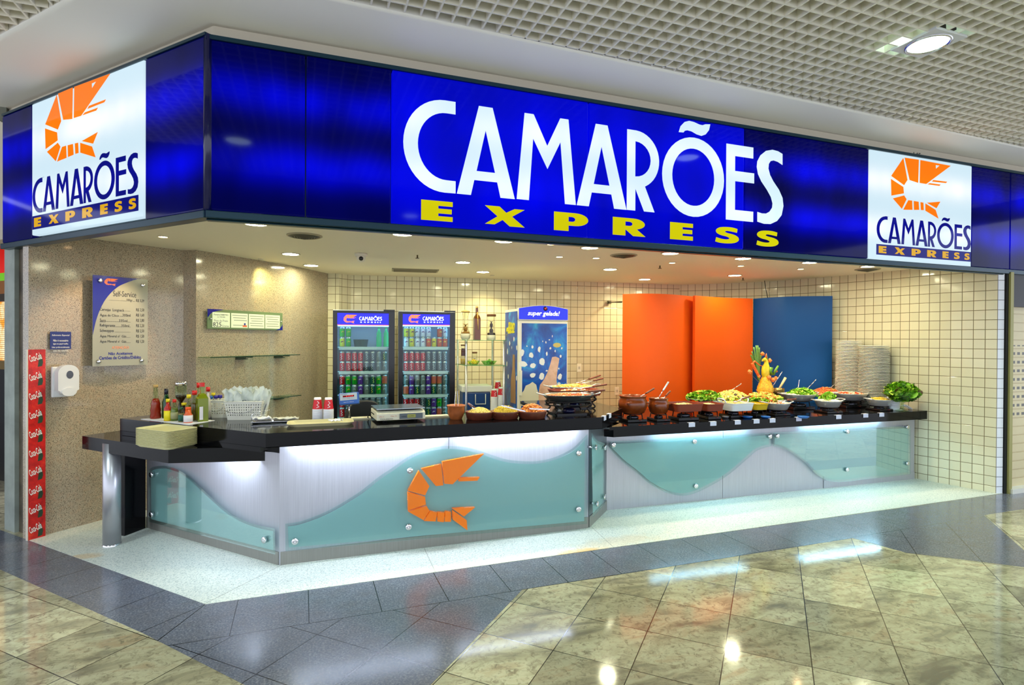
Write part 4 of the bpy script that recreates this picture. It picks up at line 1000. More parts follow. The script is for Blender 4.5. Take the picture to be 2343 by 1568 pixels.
m_ = MB().lathe([(.049, .06), (.045, .085), (0, .095)], 20); straw_fruit(m_, .11, .025); m_.tube([(0, 0, .1), (.004, 0, .17)], .003, 5); straw_fruit(m_, .18, .02); m_.build('dried_plants', mat('dried_dark', (60, 44, 26), .8), t)
MB().lathe([(.055, .28), (.055, .305)], 16).build('lid', mat('lid_brown', (110, 70, 34), .6), t)
p = on_rack(1060, zm_, .2); t = thing('decor_jar', 'narrow jar of dried fruit half hidden behind the front left pole of the rack', 'jar', p)
MB().lathe([(.032, 0), (.035, .08), (.025, .15), (.03, .22)], 18, cap=False).build('glass', JG, t); MB().lathe([(.028, .003), (.03, .07)], 14).build('yellow_fill', mat('yellow_fill', (190, 160, 60), .7), t); MB().lathe([(.024, .1), (.026, .16), (.02, .19)], 12).build('dried_fruit', mat('dried_red', (90, 40, 24), .7), t); MB().lathe([(.03, .22), (.03, .235)], 12).build('lid', mat('lid_brown'), t)
p = on_rack(1086, zm_, .2); t = thing('decor_jar', 'small round jar with dark plant in the middle of the rack', 'jar', p)
MB().lathe([(.03, 0), (.036, .04), (.034, .11), (.028, .13)], 18, cap=False).build('glass', JG, t); straw_fruit(MB(), .04, .014).build('dried_plants', mat('dried_dark'), t); MB().lathe([(.033, .13), (.033, .15)], 12).build('lid', mat('lid_brown'), t)
def fruit_bowl(px, w, label, rgb, rgb2):
    p = on_rack(px, zm_, .02); t = thing('glass_bowl', label.replace('FRUIT', 'glass bowl of '), 'bowl', p)
    MB().lathe([(w*.6, 0), (w, .05), (w*.97, .05), (w*.57, .004)], 24, sy=.8).build('glass', thin_glass('bowl_glass', (225, 245, 215), .15), t)
    q = MB(); 
    for k in range(26):
        a = random.uniform(0, 2*pi); r = random.uniform(0, w*.75); q.mx = Matrix.Translation((r*cos(a), r*sin(a)*.8, .025+random.uniform(0, .035)*(1-r/w))) @ Matrix.Rotation(random.uniform(0, 3), 4, 'X') @ Matrix.Rotation(random.uniform(0, 3), 4, 'Y')
        q.lathe([(.017, 0), (.019, .004), (.017, .008)], 12, mi=0); q.lathe([(.014, .0085), (0, .0086)], 10, mi=1, cap=False)
    o = q.build('citrus_slices', [mat('slice_rind'+rgb, *([(90, 150, 30)] if rgb == 'lime' else [(220, 190, 40)]), .5), mat('slice_pulp'+rgb, *([(196, 220, 120)] if rgb == 'lime' else [(240, 220, 90)]), .4)], loc=p)
    tag(o, rgb2, 'fruit', kind='stuff')
fruit_bowl(1084, .075, 'small glass bowl holding lemon slices, left on the middle glass shelf', 'lemon', 'yellow lemon slices heaped in the left glass bowl of the rack')
fruit_bowl(1119, .095, 'wider glass bowl holding lime slices, right on the middle glass shelf', 'lime', 'green lime slices heaped in the right glass bowl of the rack')
# cooler
p = on_rack(1087, zl_, .22); t = thing('cool_box', 'blue cool box with white lid on the lower glass shelf', 'cooler', p, radians(-6))
MB().box((-.165, -.13, 0), (.165, .13, .24)).build('body', mat('cooler_blue', (20, 60, 120), .35), t, bevel=.015)
MB().box((-.18, -.145, .24), (.18, .145, .315)).build('lid', mat('cooler_white', (214, 214, 204), .4), t, bevel=.012)
MB().tube([(-.02, -.150, .215), (-.02, -.152, .10), (.10, -.152, .10), (.10, -.150, .215)], .006, 8).build('handle', mat('cooler_white'), t)
# ---- paper cups
def cup_mesh():
    m_ = MB().lathe([(.026, 0), (.0385, .095), (.040, .097), (.0385, .099), (.036, .095), (.024, .004), (0, .004)], 24, cap=True)
    for i, k in enumerate(m_.f):
        zc = sum(m_.v[j].z for j in k)/len(k)
        if zc > .0 and zc < .09 and max(m_.v[j].x**2+m_.v[j].y**2 for j in k) > .001: m_.m[i] = 0
    m_.m = [0]*len(m_.f)
    return m_
CUPW = mat('paper_white', (232, 232, 238), .5); CUPR = mat('cup_red', (206, 18, 34), .45)
def cup_stack(p, n, label, pitch=.0075, top_h=.10, s=1.0):
    """mouths down, the red printed sides showing on the uppermost cup"""
    for k in range(n):
        q = MB(); o = None
        z = p.z+k*pitch
        if k == n-1:
            q.lathe([(.040, 0), (.0395, .004), (.0385, .008)], 24, cap=False, mi=0); q.lathe([(.0385, .008), (.0285, .082)], 24, mi=1, cap=False); q.lathe([(.0285, .082), (.0265, .098), (.025, .095), (0, .093)], 24, mi=0, cap=False)
            pts = smooth([(-.010, .02), (.010, .028), (-.006, .042), (.010, .056), (-.004, .07)], 3)
            q.tube([(x, -(.0392-(z_-.008)*.135)+.000, z_) for x, z_ in pts], .0022, 5, 0)
            o = q.build('paper_cup', [CUPW, CUPR], loc=(p.x, p.y, z)); tag(o, 'red printed top cup of '+label, 'cup', 'paper cups')
        else:
            if k == 0:
                CM = q.lathe([(.0375, 0), (.0405, .001), (.0410, .003), (.0395, .0048), (.0378, .0055), (.0370, .02)], 20, cap=False).build('paper_cup', CUPW, loc=(p.x, p.y, z)); o = CM
            else:
                o = bpy.data.objects.new('paper_cup', CM.data); COL.objects.link(o); o.location = (p.x, p.y, z)
            tag(o, 'white paper cup rim in '+label, 'cup', 'nested white cup rims of '+label)
for px, n, l, dd in ((1131, 18, 'the left cup stack by the cool box', .1), (1139.5, 26, 'the back cup stack by the cool box', .25), (1147, 20, 'the right cup stack by the cool box', .1)):
    cup_stack(on_rack(px, zl_, dd), n, l, .0105)
# outlet, wall arm
BW = frame2((2.336, 7.61), (5.403, 7.271))
def outlet(px, py, label):
    u, w = BW.uv(px, py); t = fthing('power_outlet', label, 'outlet', BW)
    MB().box((u-.035, w-.06, 0), (u+.035, w+.06, .008)).build('plate', mat('outlet_cream', (240, 234, 216), .4), t, bevel=.004)
    MB().box((u-.012, w-.02, .008), (u-.006, w+.02, .0085)).box((u+.006, w-.02, .008), (u+.012, w+.02, .0085)).build('sockets', mat('slot_dark'), t)
outlet(1325, 842, 'cream power outlet on the tiled wall right of the blue freezer')
outlet(1411, 895, 'cream power outlet on the tiled wall low beside the orange panel')
# ---- curved orange and blue screens
ZP = 2.18
def screen(tops, name, label, mt, thick=.03, arm=None):
    pts = []
    for (px, py) in tops:
        d = (ZP-CAMZ)*F/(776.3+(px-1171.5)*.00506-py); pts.append(tuple(atd(px, d, 0)[:2]))
    pts = smooth(pts, 5); n = len(pts)
    t = thing(name, label, 'screen')
    mb = MB(); bk = []
    for i in range(n):
        d = (Vector(pts[min(i+1, n-1)])-Vector(pts[max(i-1, 0)])).normalized(); bk.append((pts[i][0]-d.y*thick, pts[i][1]+d.x*thick))
    for p in pts: mb.v += [Vector((*p, .0)), Vector((*p, ZP))]
    for p in bk: mb.v += [Vector((*p, .0)), Vector((*p, ZP))]
    for i in range(n-1):
        a = 2*i; b = 2*n+2*i
        for f in ([a, a+2, a+3, a+1], [b, b+1, b+3, b+2], [a+1, a+3, b+3, b+1]): mb.f.append(f); mb.m.append(0); mb.s.append(True)
    for f in ([0, 1, 2*n+1, 2*n], [2*n-2, 4*n-2, 4*n-1, 2*n-1]): mb.f.append(f); mb.m.append(0); mb.s.append(False)
    o = mb.build('panel', mt, t)
    md = o.modifiers.new('es', 'EDGE_SPLIT'); md.split_angle = radians(35)
    return pts, t
ORG = mat('screen_orange', (242, 92, 2), .5, spec=.3); BLU = mat('screen_blue', (0, 70, 136), .5, spec=.3)
a, t = screen([(1424, 673.5), (1470, 672), (1520, 673), (1560, 676), (1590, 679.5)], 'curved_screen', 'wide orange curved screen at the left of the three, behind the clay pots', ORG)
p = Vector((*a[0], 2.08)); q = hy(1394, 692, 7.36); MB().tube([(p.x, p.y+.02, p.z), (q.x, 7.36, q.z)], .009, 8).cb((q.x, 7.36, q.z), (.05, .03, .05)).build('wall_arm', mat('arm_grey', (84, 78, 64), .4, .6), t)
b, t = screen([(1590, 676.5), (1620, 679), (1660, 681.5), (1722, 683.5)], 'curved_screen', 'narrower orange curved screen in the middle, left of the blue one', ORG, .035)
c, t = screen([(1723, 684), (1755, 681.5), (1800, 679), (1850, 678), (1904, 677.5)], 'curved_screen', 'blue curved screen behind the fruit sculpture', BLU)
t = thing('ceiling_cable', 'thin dark cable hanging from the ceiling above the blue screen', 'cable')
MB().tube([tuple(hy(1749, 640, 6.3)), tuple(hy(1752, 660, 6.3)), tuple(hy(1757, 684, 6.3))], .005, 6).build('cable', mat('cable_dark', (50, 44, 36), .6), t)

# ================================================================== LEFT GRANITE WALL ITEMS
GW = frame2((-2.02, 5.50), (-1.627, 5.893)); GW2 = frame2((-1.627, 5.893), (-1.083, 6.264)); GW3 = frame2((-.963, 6.186), (-.124, 7.103))
GA = Fr((-2.02, 5.50), atan2(6.264-5.50, -1.083+2.02))
CHS = CHROME
# poster strip
PF = GW.off(.022); ua = PF.uv(64, 1230)[0]; ub = PF.uv(104, 1222)[0]-ua; ht = PF.uv(84, 800)[1]
PF = Fr(PF.at(ua, 0), PF.a)
t = fthing('poster_strip', 'tall red strip printed ten times with a white drink logo and green bottle', 'poster', PF)
def m_red():
    n = NT('poster_red'); f = n.noise(n.pos(), 14, 5, .7); n.P(base=n.ramp(f, [(.3, srgb(150, 12, 8)), (.55, srgb(206, 26, 20)), (.72, srgb(226, 60, 30))]), rough=.35); return n.m
MB().box((0, 0, -.018), (ub, ht, 0)).build('board', m_red(), t); MB().box((-.006, 0, -.02), (0.0, ht, .002)).build('pale_edge', mat('pale_edge', (214, 206, 190), .5), t)
for k in range(10):
    z = (k+.45)*ht/10; o = text('lettering', 'Coca-Cola', ub*.12, z-.004, ub*.82, z+.052, .0008, mat('print_white', (236, 232, 226), .5), t, .35, .015)
    o.matrix_local = Matrix.Translation((ub/2, z, 0)) @ Matrix.Rotation(radians(18), 4, 'Z') @ Matrix.Translation((-ub/2, -z, 0))
    flat('printed_bottle', [[(ub*.55, z-.055), (ub*.80, z-.05), (ub*.86, z-.02), (ub*.80, z+.02), (ub*.74, z+.045), (ub*.68, z+.045), (ub*.62, z+.01)]], .0002, .0007, mat('print_green', (34, 62, 40), .4), t)
# blue notice
u0, w1 = GA.uv(114, 759); u1, w0 = GA.uv(162, 799)
t = fthing('wall_notice', 'small dark blue notice above the soap dispenser', 'sign', GA)
MB().box((u0, w0, .002), (u1, w1, .006)).build('plate', mat('notice_blue', (16, 34, 110), .3), t)
for k, s_ in enumerate(('Sabonete Especial', 'Não é necessário', 'água ou papel toalha.', 'Usar preferencialmente', 'antes das refeições.')):
    z = w1-.030-(k*.030 if k == 0 else .014+k*.028); wdt = (u1-u0)*(.42 if k in (0, 3) else .36)
    text('lettering', s_, (u0+u1)/2-wdt, z-.008, (u0+u1)/2+wdt, z+.008, .0065, mat('print_white'), t, .15 if k == 0 else 0, .01)
# soap dispenser
uc, wb_ = GA.uv(143, 908); _, wt_ = GA.uv(143, 833)
t = fthing('soap_dispenser', 'white wall soap dispenser with a dark oval window on the granite wall', 'dispenser', GA)
hw = .072; rr = ell(uc, wb_+.09, hw, .03, 180, 360, 10)
MB().box((uc-hw-.01, wb_, 0), (uc+hw, wt_-.02, .03)).build('back_plate', mat('disp_white', (222, 222, 222), .35), t, bevel=.008)
flat('cover', [ell(uc+.005, wt_-.07, hw, .065, 0, 180, 16)+[(uc+.005-hw, wb_+.06)]+ell(uc+.005, wb_+.05, hw*.8, .03, 180, 360, 10)+[(uc+.005+hw, wb_+.06)]], .03, .10, mat('disp_white'), t)
flat('window', [ell(uc+.012, wt_-.085, .024, .032, 0, 360, 20)[:-1]], .10, .102, mat('disp_window', (70, 74, 84), .15), t)
flat('push_button', [ell(uc+.005, wb_+.045, hw*.7, .035, 0, 360, 24)[:-1]], .10, .112, mat('disp_white'), t)
# menu board (glass)
MBF = GA.off(.04); q = lambda x, y: MBF.uv(190+x/6.531, 620+y/6.531)
t = fthing('menu_board', 'tall glass price board with navy corner on the granite wall', 'sign', MBF)
ua, wt1 = q(140, 60); ub, wt2 = q(965, 130); _, wb1 = q(130, 1430)
wt1 = (wt1+wt2)/2
g = MB().box((ua, wb1, -.004), (ub, wt1, .004)).build('glass', frosted('menu_glass', (186, 184, 160), .18, (225, 230, 220)), t)
NV = mat('print_navy', (14, 20, 130), .15)
H_ = wt1-wb1; W_ = ub-ua
cv = [(ua, wt1), (ub-W_*.12, wt1)]+smooth([(ub-W_*.2, wt1-.004), (ua+W_*.62, wt1-H_*.05), (ua+W_*.42, wt1-H_*.12), (ua+W_*.22, wt1-H_*.26), (ua+W_*.08, wt1-H_*.45), (ua, wt1-H_*.66)], 5)
flat('navy_corner', [cv], .0045, .0055, NV, t)
flat('shrimp_emblem', [[(ua+W_*.2+x*W_*.24, wt1-H_*.105+z*H_*.08) for x, z in lp] for sg in SHU for lp in sg[:1]], .0058, .0066, mat('print_orange', (200, 96, 30), .4), t)
TXT = mat('print_dark', (50, 52, 60), .4)
def tl(s_, xa, ya, xb, yb, mt=TXT, bold=.0, slp=0): 
    a = q(xa, ya); b = q(xb, yb); text('lettering', s_, a[0], a[1], b[0], b[1], .0058, mt, t, 0, bold)
L_ = lambda x: 60+(x-140)*.085   # slope of the rows in the photograph
def row(s1_, x1a, x1b, y, s2_=None, h=26, s3=None):
    def bx_(s_, xa, xb):
        a = q((xa+xb)/2, y+(((xa+xb)/2)-248)*.06); ua_ = q(xa, y)[0]; ub_ = q(xb, y)[0]; text('lettering', s_, ua_, a[1]-.001, ub_, a[1]+h*.00068, .0058, TXT, t)
    bx_(s1_, x1a, x1b)
    if s3: bx_(s3[0], s3[1], s3[2])
    if s2_: bx_(s2_, 790, 908)
a = q(445, 372); b = q(790, 372); text('lettering', 'Self-Service', a[0], a[1]-.004, b[0], a[1]+.046, .0058, TXT, t)
a = q(390, 440); b = q(640, 440); text('lettering', '.......................', a[0], a[1], b[0], a[1]+.003, .0058, TXT, t); b2 = q(770, 440); text('lettering', '100gr....', b[0]+.004, a[1]-.006, b2[0], a[1]+.022, .0058, TXT, t); a2 = q(790, 440); b2 = q(908, 440); text('lettering', 'R$ 3,29', a2[0], a[1]-.004, b2[0], a[1]+.024, .0058, TXT, t)
for k, (s1_, e1, s3) in enumerate((('Cervejas  Longneck', 610, ('..........', 612, 700)), ('Água de Côco', 530, ('....300ml', 540, 705)), ('Suco', 335, ('................335ml....', 340, 705)), ('Refrigerante', 475, ('........350ml..', 480, 705)), ('Schweppes', 455, ('.......................', 470, 705)), ('Água Mineral c/  Gás', 640, ('......', 645, 705)), ('Água Mineral s/  Gás', 640, ('......', 645, 705)))):
    y = 602+k*79; pr = ('R$ 2,50', 'R$ 1,60', 'R$ 2,80', 'R$ 2,20', 'R$ 2,50', 'R$ 1,50', 'R$ 1,20')[k]
    a = q(248, y); b = q(e1, y); text('lettering', s1_, a[0], a[1]-.004, b[0], a[1]+.028, .0058, TXT, t)
    a = q(s3[1], y); b = q(s3[2], y); text('lettering', s3[0], a[0], a[1], b[0], a[1]+(.024 if 'm' in s3[0] else .003), .0058, TXT, t)
    a = q(790, y); b = q(908, y); text('lettering', pr, a[0], a[1]-.004, b[0], a[1]+.026, .0058, TXT, t)
a = q(425, 1175); b = q(680, 1175); text('lettering', 'ATENÇÃO', a[0], a[1], b[0], a[1]+.032, .0058, mat('print_orange2', (240, 150, 110), .4), t, 0, .015)
wz_ = q(550, 1254)[1]; a = q(375, 1258); b = q(735, 1258); text('lettering', 'Não Aceitamos', a[0], wz_, b[0], wz_+.024, .0058, NV, t, 0, .02)
wz_ = q(550, 1320)[1]; a = q(235, 1318); b = q(860, 1318); text('lettering', 'Cartões de Crédito/Débito', a[0], wz_, b[0], wz_+.029, .0058, NV, t, 0, .02)
def standoffs(t, fr_, uw, gap, r=.017):
    for (u, w) in uw:
        MB().lathe([(r, .0056), (r, .018), (r-.004, .021), (0, .020)], 18).lathe([(r*.5, -gap), (r*.5, -.0045)], 10).build('standoff', CHS, t, loc=(u, w, 0))
standoffs(t, MBF, [q(250, 145), q(885, 215), q(228, 1355), q(868, 1340)], .035)
# weight notice strip
WF = GW3.off(.03); q = lambda x, y: WF.uv(460+x/10.65, 695+y/10.65)
t = fthing('weight_notice', 'long glass strip with four white notices reading 825 grams on the granite wall', 'sign', WF)
ua, w1 = q(150, 125); ub, w2 = q(1980, 235); _, w0 = q(150, 610)
MB().box((ua, w0, -.004), (ub, w1, .004)).build('glass', frosted('notice_glass', (150, 172, 130), .4, (200, 220, 190)), t)
flat('navy_corner', [[(ua, w1), (ua+.18, w1)]+smooth([(ua+.18, w1-.003), (ua+.06, w1-.03), (ua+.01, w1-.075)], 4)+[(ua, w1-.085)]], .0045, .0055, NV, t)
flat('navy_corner', [[(ub, w0), (ub-.10, w0), (ub-.04, w0+.02), (ub-.01, w0+.05), (ub, w0+.07)]], .0045, .0055, NV, t)
for k, (a, b) in enumerate(((268, 695), (725, 1132), (1155, 1535), (1555, 1912))):
    xa = q(a, 300)[0]; xb = q(b, 300)[0]; hw = w1-w0; pw = MB().box((xa, w0+hw*.08, .0045), (xb, w1-hw*.15, .0055)).build('paper', mat('notice_paper', (226, 234, 206), .5), t)
    W2 = xb-xa; z1 = w1-hw*.15
    g_ = mat('print_grey', (120, 128, 110), .5)
    if k == 0:
        text('lettering', 'Portaria INMETRO', xa+W2*.08, z1-.16*hw, xb-W2*.10, z1-.08*hw, .0058, g_, pw, 0, .02); text('lettering', 'de 17/04/2006', xa+W2*.28, z1-.27*hw, xb-W2*.28, z1-.20*hw, .0058, g_, pw)
        text('lettering', 'Peso do Prato', xa+W2*.1, z1-.48*hw, xb-W2*.12, z1-.37*hw, .0058, g_, pw)
        text('lettering', '825', xa+W2*.03, w0+hw*.11, xa+W2*.5, w0+hw*.34, .0058, mat('print_black', (30, 34, 40), .5), pw, 0, .0)
        text('lettering', 'Gramas', xa+W2*.54, w0+hw*.11, xb-W2*.05, w0+hw*.21, .0058, g_, pw)
    else:
        for j in range(5):
            if k == 1 and j == 3: continue
            MB().box((xa+W2*(.06+.05*(j % 3)), z1-(.13+j*.13)*hw, .0056), (xb-W2*(.06+.07*(j % 2)), z1-(.10+j*.13)*hw, .006)).build('text_line', g_, pw)
    if k == 1:
        MB().box((xb-W2*.32, w0+.13*hw, .0056), (xb-W2*.06, w0+.22*hw, .0062)).build('red_mark', mat('mark_red', (226, 110, 60), .5), pw); MB().box((xb-W2*.24, w0+.22*hw, .0056), (xb-W2*.14, w0+.34*hw, .0062)).build('blue_mark', mat('mark_blue', (40, 50, 140), .5), pw)
standoffs(t, WF, [(ua+.03, (w0+w1)/2), (ub-.03, (w0+w1)/2)], .025, .008)
# wall shelves of glass
for (ya, yb, xa, xb, l) in ((818, 817, 452, 665, 'upper'), (912, 905, 590, 684, 'lower')):
    u0, w = GW3.uv(xa, ya); u1, _ = GW3.uv(xb, yb); t = fthing('glass_wall_shelf', l+' clear glass shelf on brackets on the granite wall', 'shelf', GW3, 'glass wall shelves')
    u1 = min(u1, 1.20) if l == 'upper' else 1.22
    if l == 'lower': u0 = .45
    MB().box((u0, w-.004, .004), (u1, w+.004, .17)).build('glass', thin_glass('shelf_glass'), t); MB().box((u0, w-.0045, .17), (u1, w+.0045, .174)).build('glass_edge', mat('edge_dark', (40, 66, 50), .15), t)
    for f in ((.42, .86) if l == 'upper' else (.75,)):
        c = u0+(u1-u0)*f; MB().box((c-.06, w-.006-.03, .004), (c+.06, w-.0055, .02)).box((c-.06, w-.016, .02), (c-.045, w-.0055, .12)).box((c+.045, w-.016, .02), (c+.06, w-.0055, .12)).box((c-.06, w-.036, .02), (c+.06, w-.026, .05)).build('bracket', mat('bracket_dark', (70, 76, 66), .35, .6), t)
# ================================================================== THINGS ON THE FRONT COUNTER
def top(px, py): return hz(px, py, ZM)
def bk(c, r):
    v = Vector((c[0]-CO.x, c[1]-CO.y)).normalized(); return (c[0]+v.x*r, c[1]+v.y*r)
GLB = thin_glass('bottle_glass', (232, 244, 226), .15)
def bottle(name, px, pyb, pyt, w, label, parts, cat='bottle', sq=False):
    """parts: list of (part name, profile [(r, h)], material) in fractions of half width and height"""
    p = top(px, pyb); d = dep(p); r = w/2*d/F; h = (pyb-pyt)*d/F
    t = thing(name, label, cat, p)
    for nm, prof, mt in parts:
        MB().lathe([(a*r, b*h) for a, b in prof], 4 if sq and 'cap' not in nm else 20, sm=not sq).build(nm, mt, t).rotation_euler = (0, 0, pi/4+.35 if sq else 0)
    return t
BOD = [(.85, 0), (1, .02), (1, .52), (.92, .60), (.45, .72), (.40, .88)]
def liq(c, f=.55): return [(.80, .005), (.95, .02), (.95, f)]
def std(cap, body, liqc=None, lab=None, lr=(.12, .45), shape=BOD, cw=.5):
    ps = []
    if body is None: ps.append(('glass', shape, GLB))
    else: ps.append(('body', shape, body))
    if liqc is not None: ps.append(('sauce', [(a*.93, b*.98+.004) for a, b in shape[:4]], liqc))
    if lab is not None: ps.append(('printed_label', [(1.02, lr[0]), (1.02, lr[1])], lab))
    ps.append(('cap', [(cw, .86), (cw, 1.0)], cap)); return ps
RC = mat('cap_red', (206, 24, 20), .35); YC = mat('cap_yellow', (228, 206, 20), .35); BC = mat('cap_blue', (20, 90, 170), .35); PC = mat('cap_violet', (50, 40, 150), .35); OC = mat('cap_orange', (232, 80, 20), .35); GC = mat('cap_green', (20, 84, 50), .4)
SR = mat('sauce_red', (176, 30, 10), .25); SO = mat('sauce_oil', (120, 116, 10), .1); SD = mat('sauce_dark', (50, 22, 10), .2); SG_ = mat('sauce_green', (112, 120, 50), .3)
# paper mat
pts = [top(*q) for q in ((322, 960), (378, 955), (492, 963), (432, 973))]
o = MB().prism([(p.x, p.y) for p in pts], ZM, ZM+.003).build('paper_mat', mat('paper_white')); tag(o, 'white paper mat under the sauce bottles', 'mat')
bottle('pepper_jar', 356, 958.5, 881, 24, 'tall ribbed glass jar of red peppers with cork stopper, leftmost on the paper mat', [('glass', [(.9, 0), (1, .05), (.85, .2), (.95, .24), (.8, .38), (.88, .42), (.7, .55), (.42, .66), (.36, .94)], GLB), ('peppers', [(.85, .01), (.94, .06), (.8, .2), (.9, .24), (.75, .38), (.8, .43), (.6, .55), (.4, .6)], SR), ('cap', [(.4, .93), (.44, 1.0)], mat('cork'))], 'jar')
bottle('wine_bottle', 380.5, 957.5, 890, 17, 'slim dark green bottle behind the yellow labelled sauce', [('body', [(.9, 0), (1, .03), (1, .55), (.5, .75), (.45, .9)], mat('dark_green_glass', (16, 60, 14), .08)), ('cap', [(.5, .82), (.5, 1)], mat('foil_dark', (20, 20, 40), .3))])
bottle('sauce_bottle', 384, 964, 913, 16, 'red sauce bottle with yellow cap and yellow label', std(YC, SR, None, mat('label_yellow', (232, 214, 10), .5), (.03, .48), cw=.52))
bottle('sauce_bottle', 399, 964, 914, 15.5, 'greenish sauce bottle with red cap and beige label', std(RC, None, SG_, mat('label_beige', (150, 150, 110), .5), (.12, .42), cw=.5))
bottle('syrup_dispenser', 414, 958, 873.5, 24, 'glass pourer dispenser with chrome cap and dark syrup', [('glass', [(.55, 0), (.6, .3), (.3, .45), (.95, .58), (1, .62), (1, .9)], GLB), ('syrup', [(.5, .01), (.55, .3), (.28, .45), (.88, .58), (.9, .64)], SD), ('cap', [(1.03, .9), (1.03, .97), (.9, 1.0)], CHROME)], 'dispenser')
bottle('sauce_bottle', 421, 961, 922, 12, 'tiny amber sauce bottle with yellow cap between larger bottles', std(YC, SD, None, None, cw=.9))
bottle('sauce_bottle', 415, 966.5, 932, 13, 'tiny clear bottle with green cap and green label', std(GC, None, mat('sauce_pale', (150, 120, 80), .3), mat('label_green', (10, 80, 60), .5), (.1, .5), cw=.5))
bottle('sauce_jar', 430.5, 968, 932, 19, 'squat jar with orange cap and white and red label', std(OC, mat('jar_orange', (206, 84, 30), .3), None, mat('label_white', (214, 210, 216), .5), (.08, .5), [(.9, 0), (1, .05), (1, .5), (.7, .62), (.6, .86)], .62), 'jar')
bottle('oil_bottle', 432, 961.5, 903, 12, 'slim olive oil bottle with yellow cap', std(YC, None, SO, None, cw=.75))
bottle('oil_bottle', 445, 963, 894, 17, 'dark vinegar bottle with red cap beside the square oil bottle', std(RC, None, mat('vinegar', (100, 70, 10), .15), None, cw=.62))
bottle('oil_bottle', 462.5, 964.5, 876, 24, 'large square green oil bottle with red cap and white label', [('glass', [(1.25, 0), (1.25, .6), (.8, .70), (.45, .73), (.42, .9)], mat('olive_glass', (112, 124, 14), .08)), ('cap', [(.42, .90), (.42, 1)], RC)], sq=True)
p = top(462.5, 964.5)
t_ = MB().cb((-.018, -.058, .07), (.024, .002, .10)).build('printed_label', mat('label_white'), [o for o in SC.objects if o.get('label', '').startswith('large square')][0]); t_.rotation_euler = (0, 0, .35)
bottle('oil_bottle', 453, 957, 876, 10, 'tall clear bottle with red cap behind the square oil bottle', std(RC, None, mat('vinegar'), None, cw=.6))
bottle('sauce_bottle', 476, 957, 886, 12, 'white plastic squeeze bottle with red cap', std(RC, mat('squeeze_white', (206, 200, 190), .4), None, None, cw=.7))
bottle('sauce_bottle', 481, 956, 906, 13, 'pale squeeze bottle with blue cap', std(BC, mat('squeeze_pale', (196, 200, 180), .4), None, None, cw=.8))
bottle('sauce_bottle', 488, 955, 899, 10, 'small bottle with yellow cap at the back beside the white basket', std(YC, mat('squeeze_pale'), None, None, cw=.8))
bottle('sauce_bottle', 494.5, 955, 905, 11, 'small bottle with violet cap behind the white basket', std(PC, mat('squeeze_white'), None, None, cw=.85))
bottle('sauce_bottle', 504, 954.5, 904, 10, 'rightmost small bottle with violet cap behind the white basket', std(PC, mat('squeeze_white'), None, None, cw=.85))
# tray stack on the low shelf
a = hz(320, 1007, ZLo); b = hz(402, 1026.5, ZLo); c = hz(490, 1013, ZLo)
d1 = (Vector((a.x-b.x, a.y-b.y))); d2 = (Vector((c.x-b.x, c.y-b.y)))
LW, LH = .235, .38
ang = radians(45); b = Vector((-.865, 4.475, 0)); ctr = Vector((b.x, b.y))+Vector((cos(ang), sin(ang)))*LW/2+Vector((-sin(ang), cos(ang)))*LH/2
tm = MB(); rr = .03
def rrect(w, h, r, n=4):
    o_ = []
    for cx, cy, a0 in ((w/2-r, h/2-r, 0), (-w/2+r, h/2-r, 90), (-w/2+r, -h/2+r, 180), (w/2-r, -h/2+r, 270)): o_ += ell(cx, cy, r, r, a0, a0+90, n)
    return o_
def tray_mesh(w, h, zt=.014, r=.035):
    mb = MB(); loops = [(w*.90, h*.88, 0.0), (w*.97, h*.96, zt*.8), (w, h, zt), (w, h, zt+.0025), (w*.965, h*.955, zt+.0025), (w*.89, h*.87, .004)]
    n = None
    for (ww, hh, z) in loops:
        q = rrect(ww, hh, r); n = len(q); mb.v += [Vector((x, y, z)) for x, y in q]
    for k in range(len(loops)-1):
        for i in range(n):
            j = (i+1) % n; mb.f.append([k*n+i, k*n+j, (k+1)*n+j, (k+1)*n+i]); mb.m.append(0); mb.s.append(False)
    mb.f.append([i for i in range(n)][::-1]); mb.f.append([5*n+i for i in range(n)]); mb.m += [0, 0]; mb.s += [False, False]
    return mb
TR = mat('tray_beige', (206, 200, 150), .4)
zt0 = ZLo; pit = .0088; NT_ = 14
first = None
for k in range(NT_):
    if first is None: o = first = tray_mesh(LW, LH).build('serving_tray', TR)
    else: o = bpy.data.objects.new('serving_tray', first.data); COL.objects.link(o)
    o.location = (ctr.x, ctr.y, zt0+k*pit); o.rotation_euler = (0, 0, ang)
    tag(o, 'beige plastic tray, %s from the bottom of the stack on the low shelf' % ORD[k] if k < NT_-1 else 'beige plastic tray on top of the stack on the low shelf', 'tray', 'stacked beige trays')
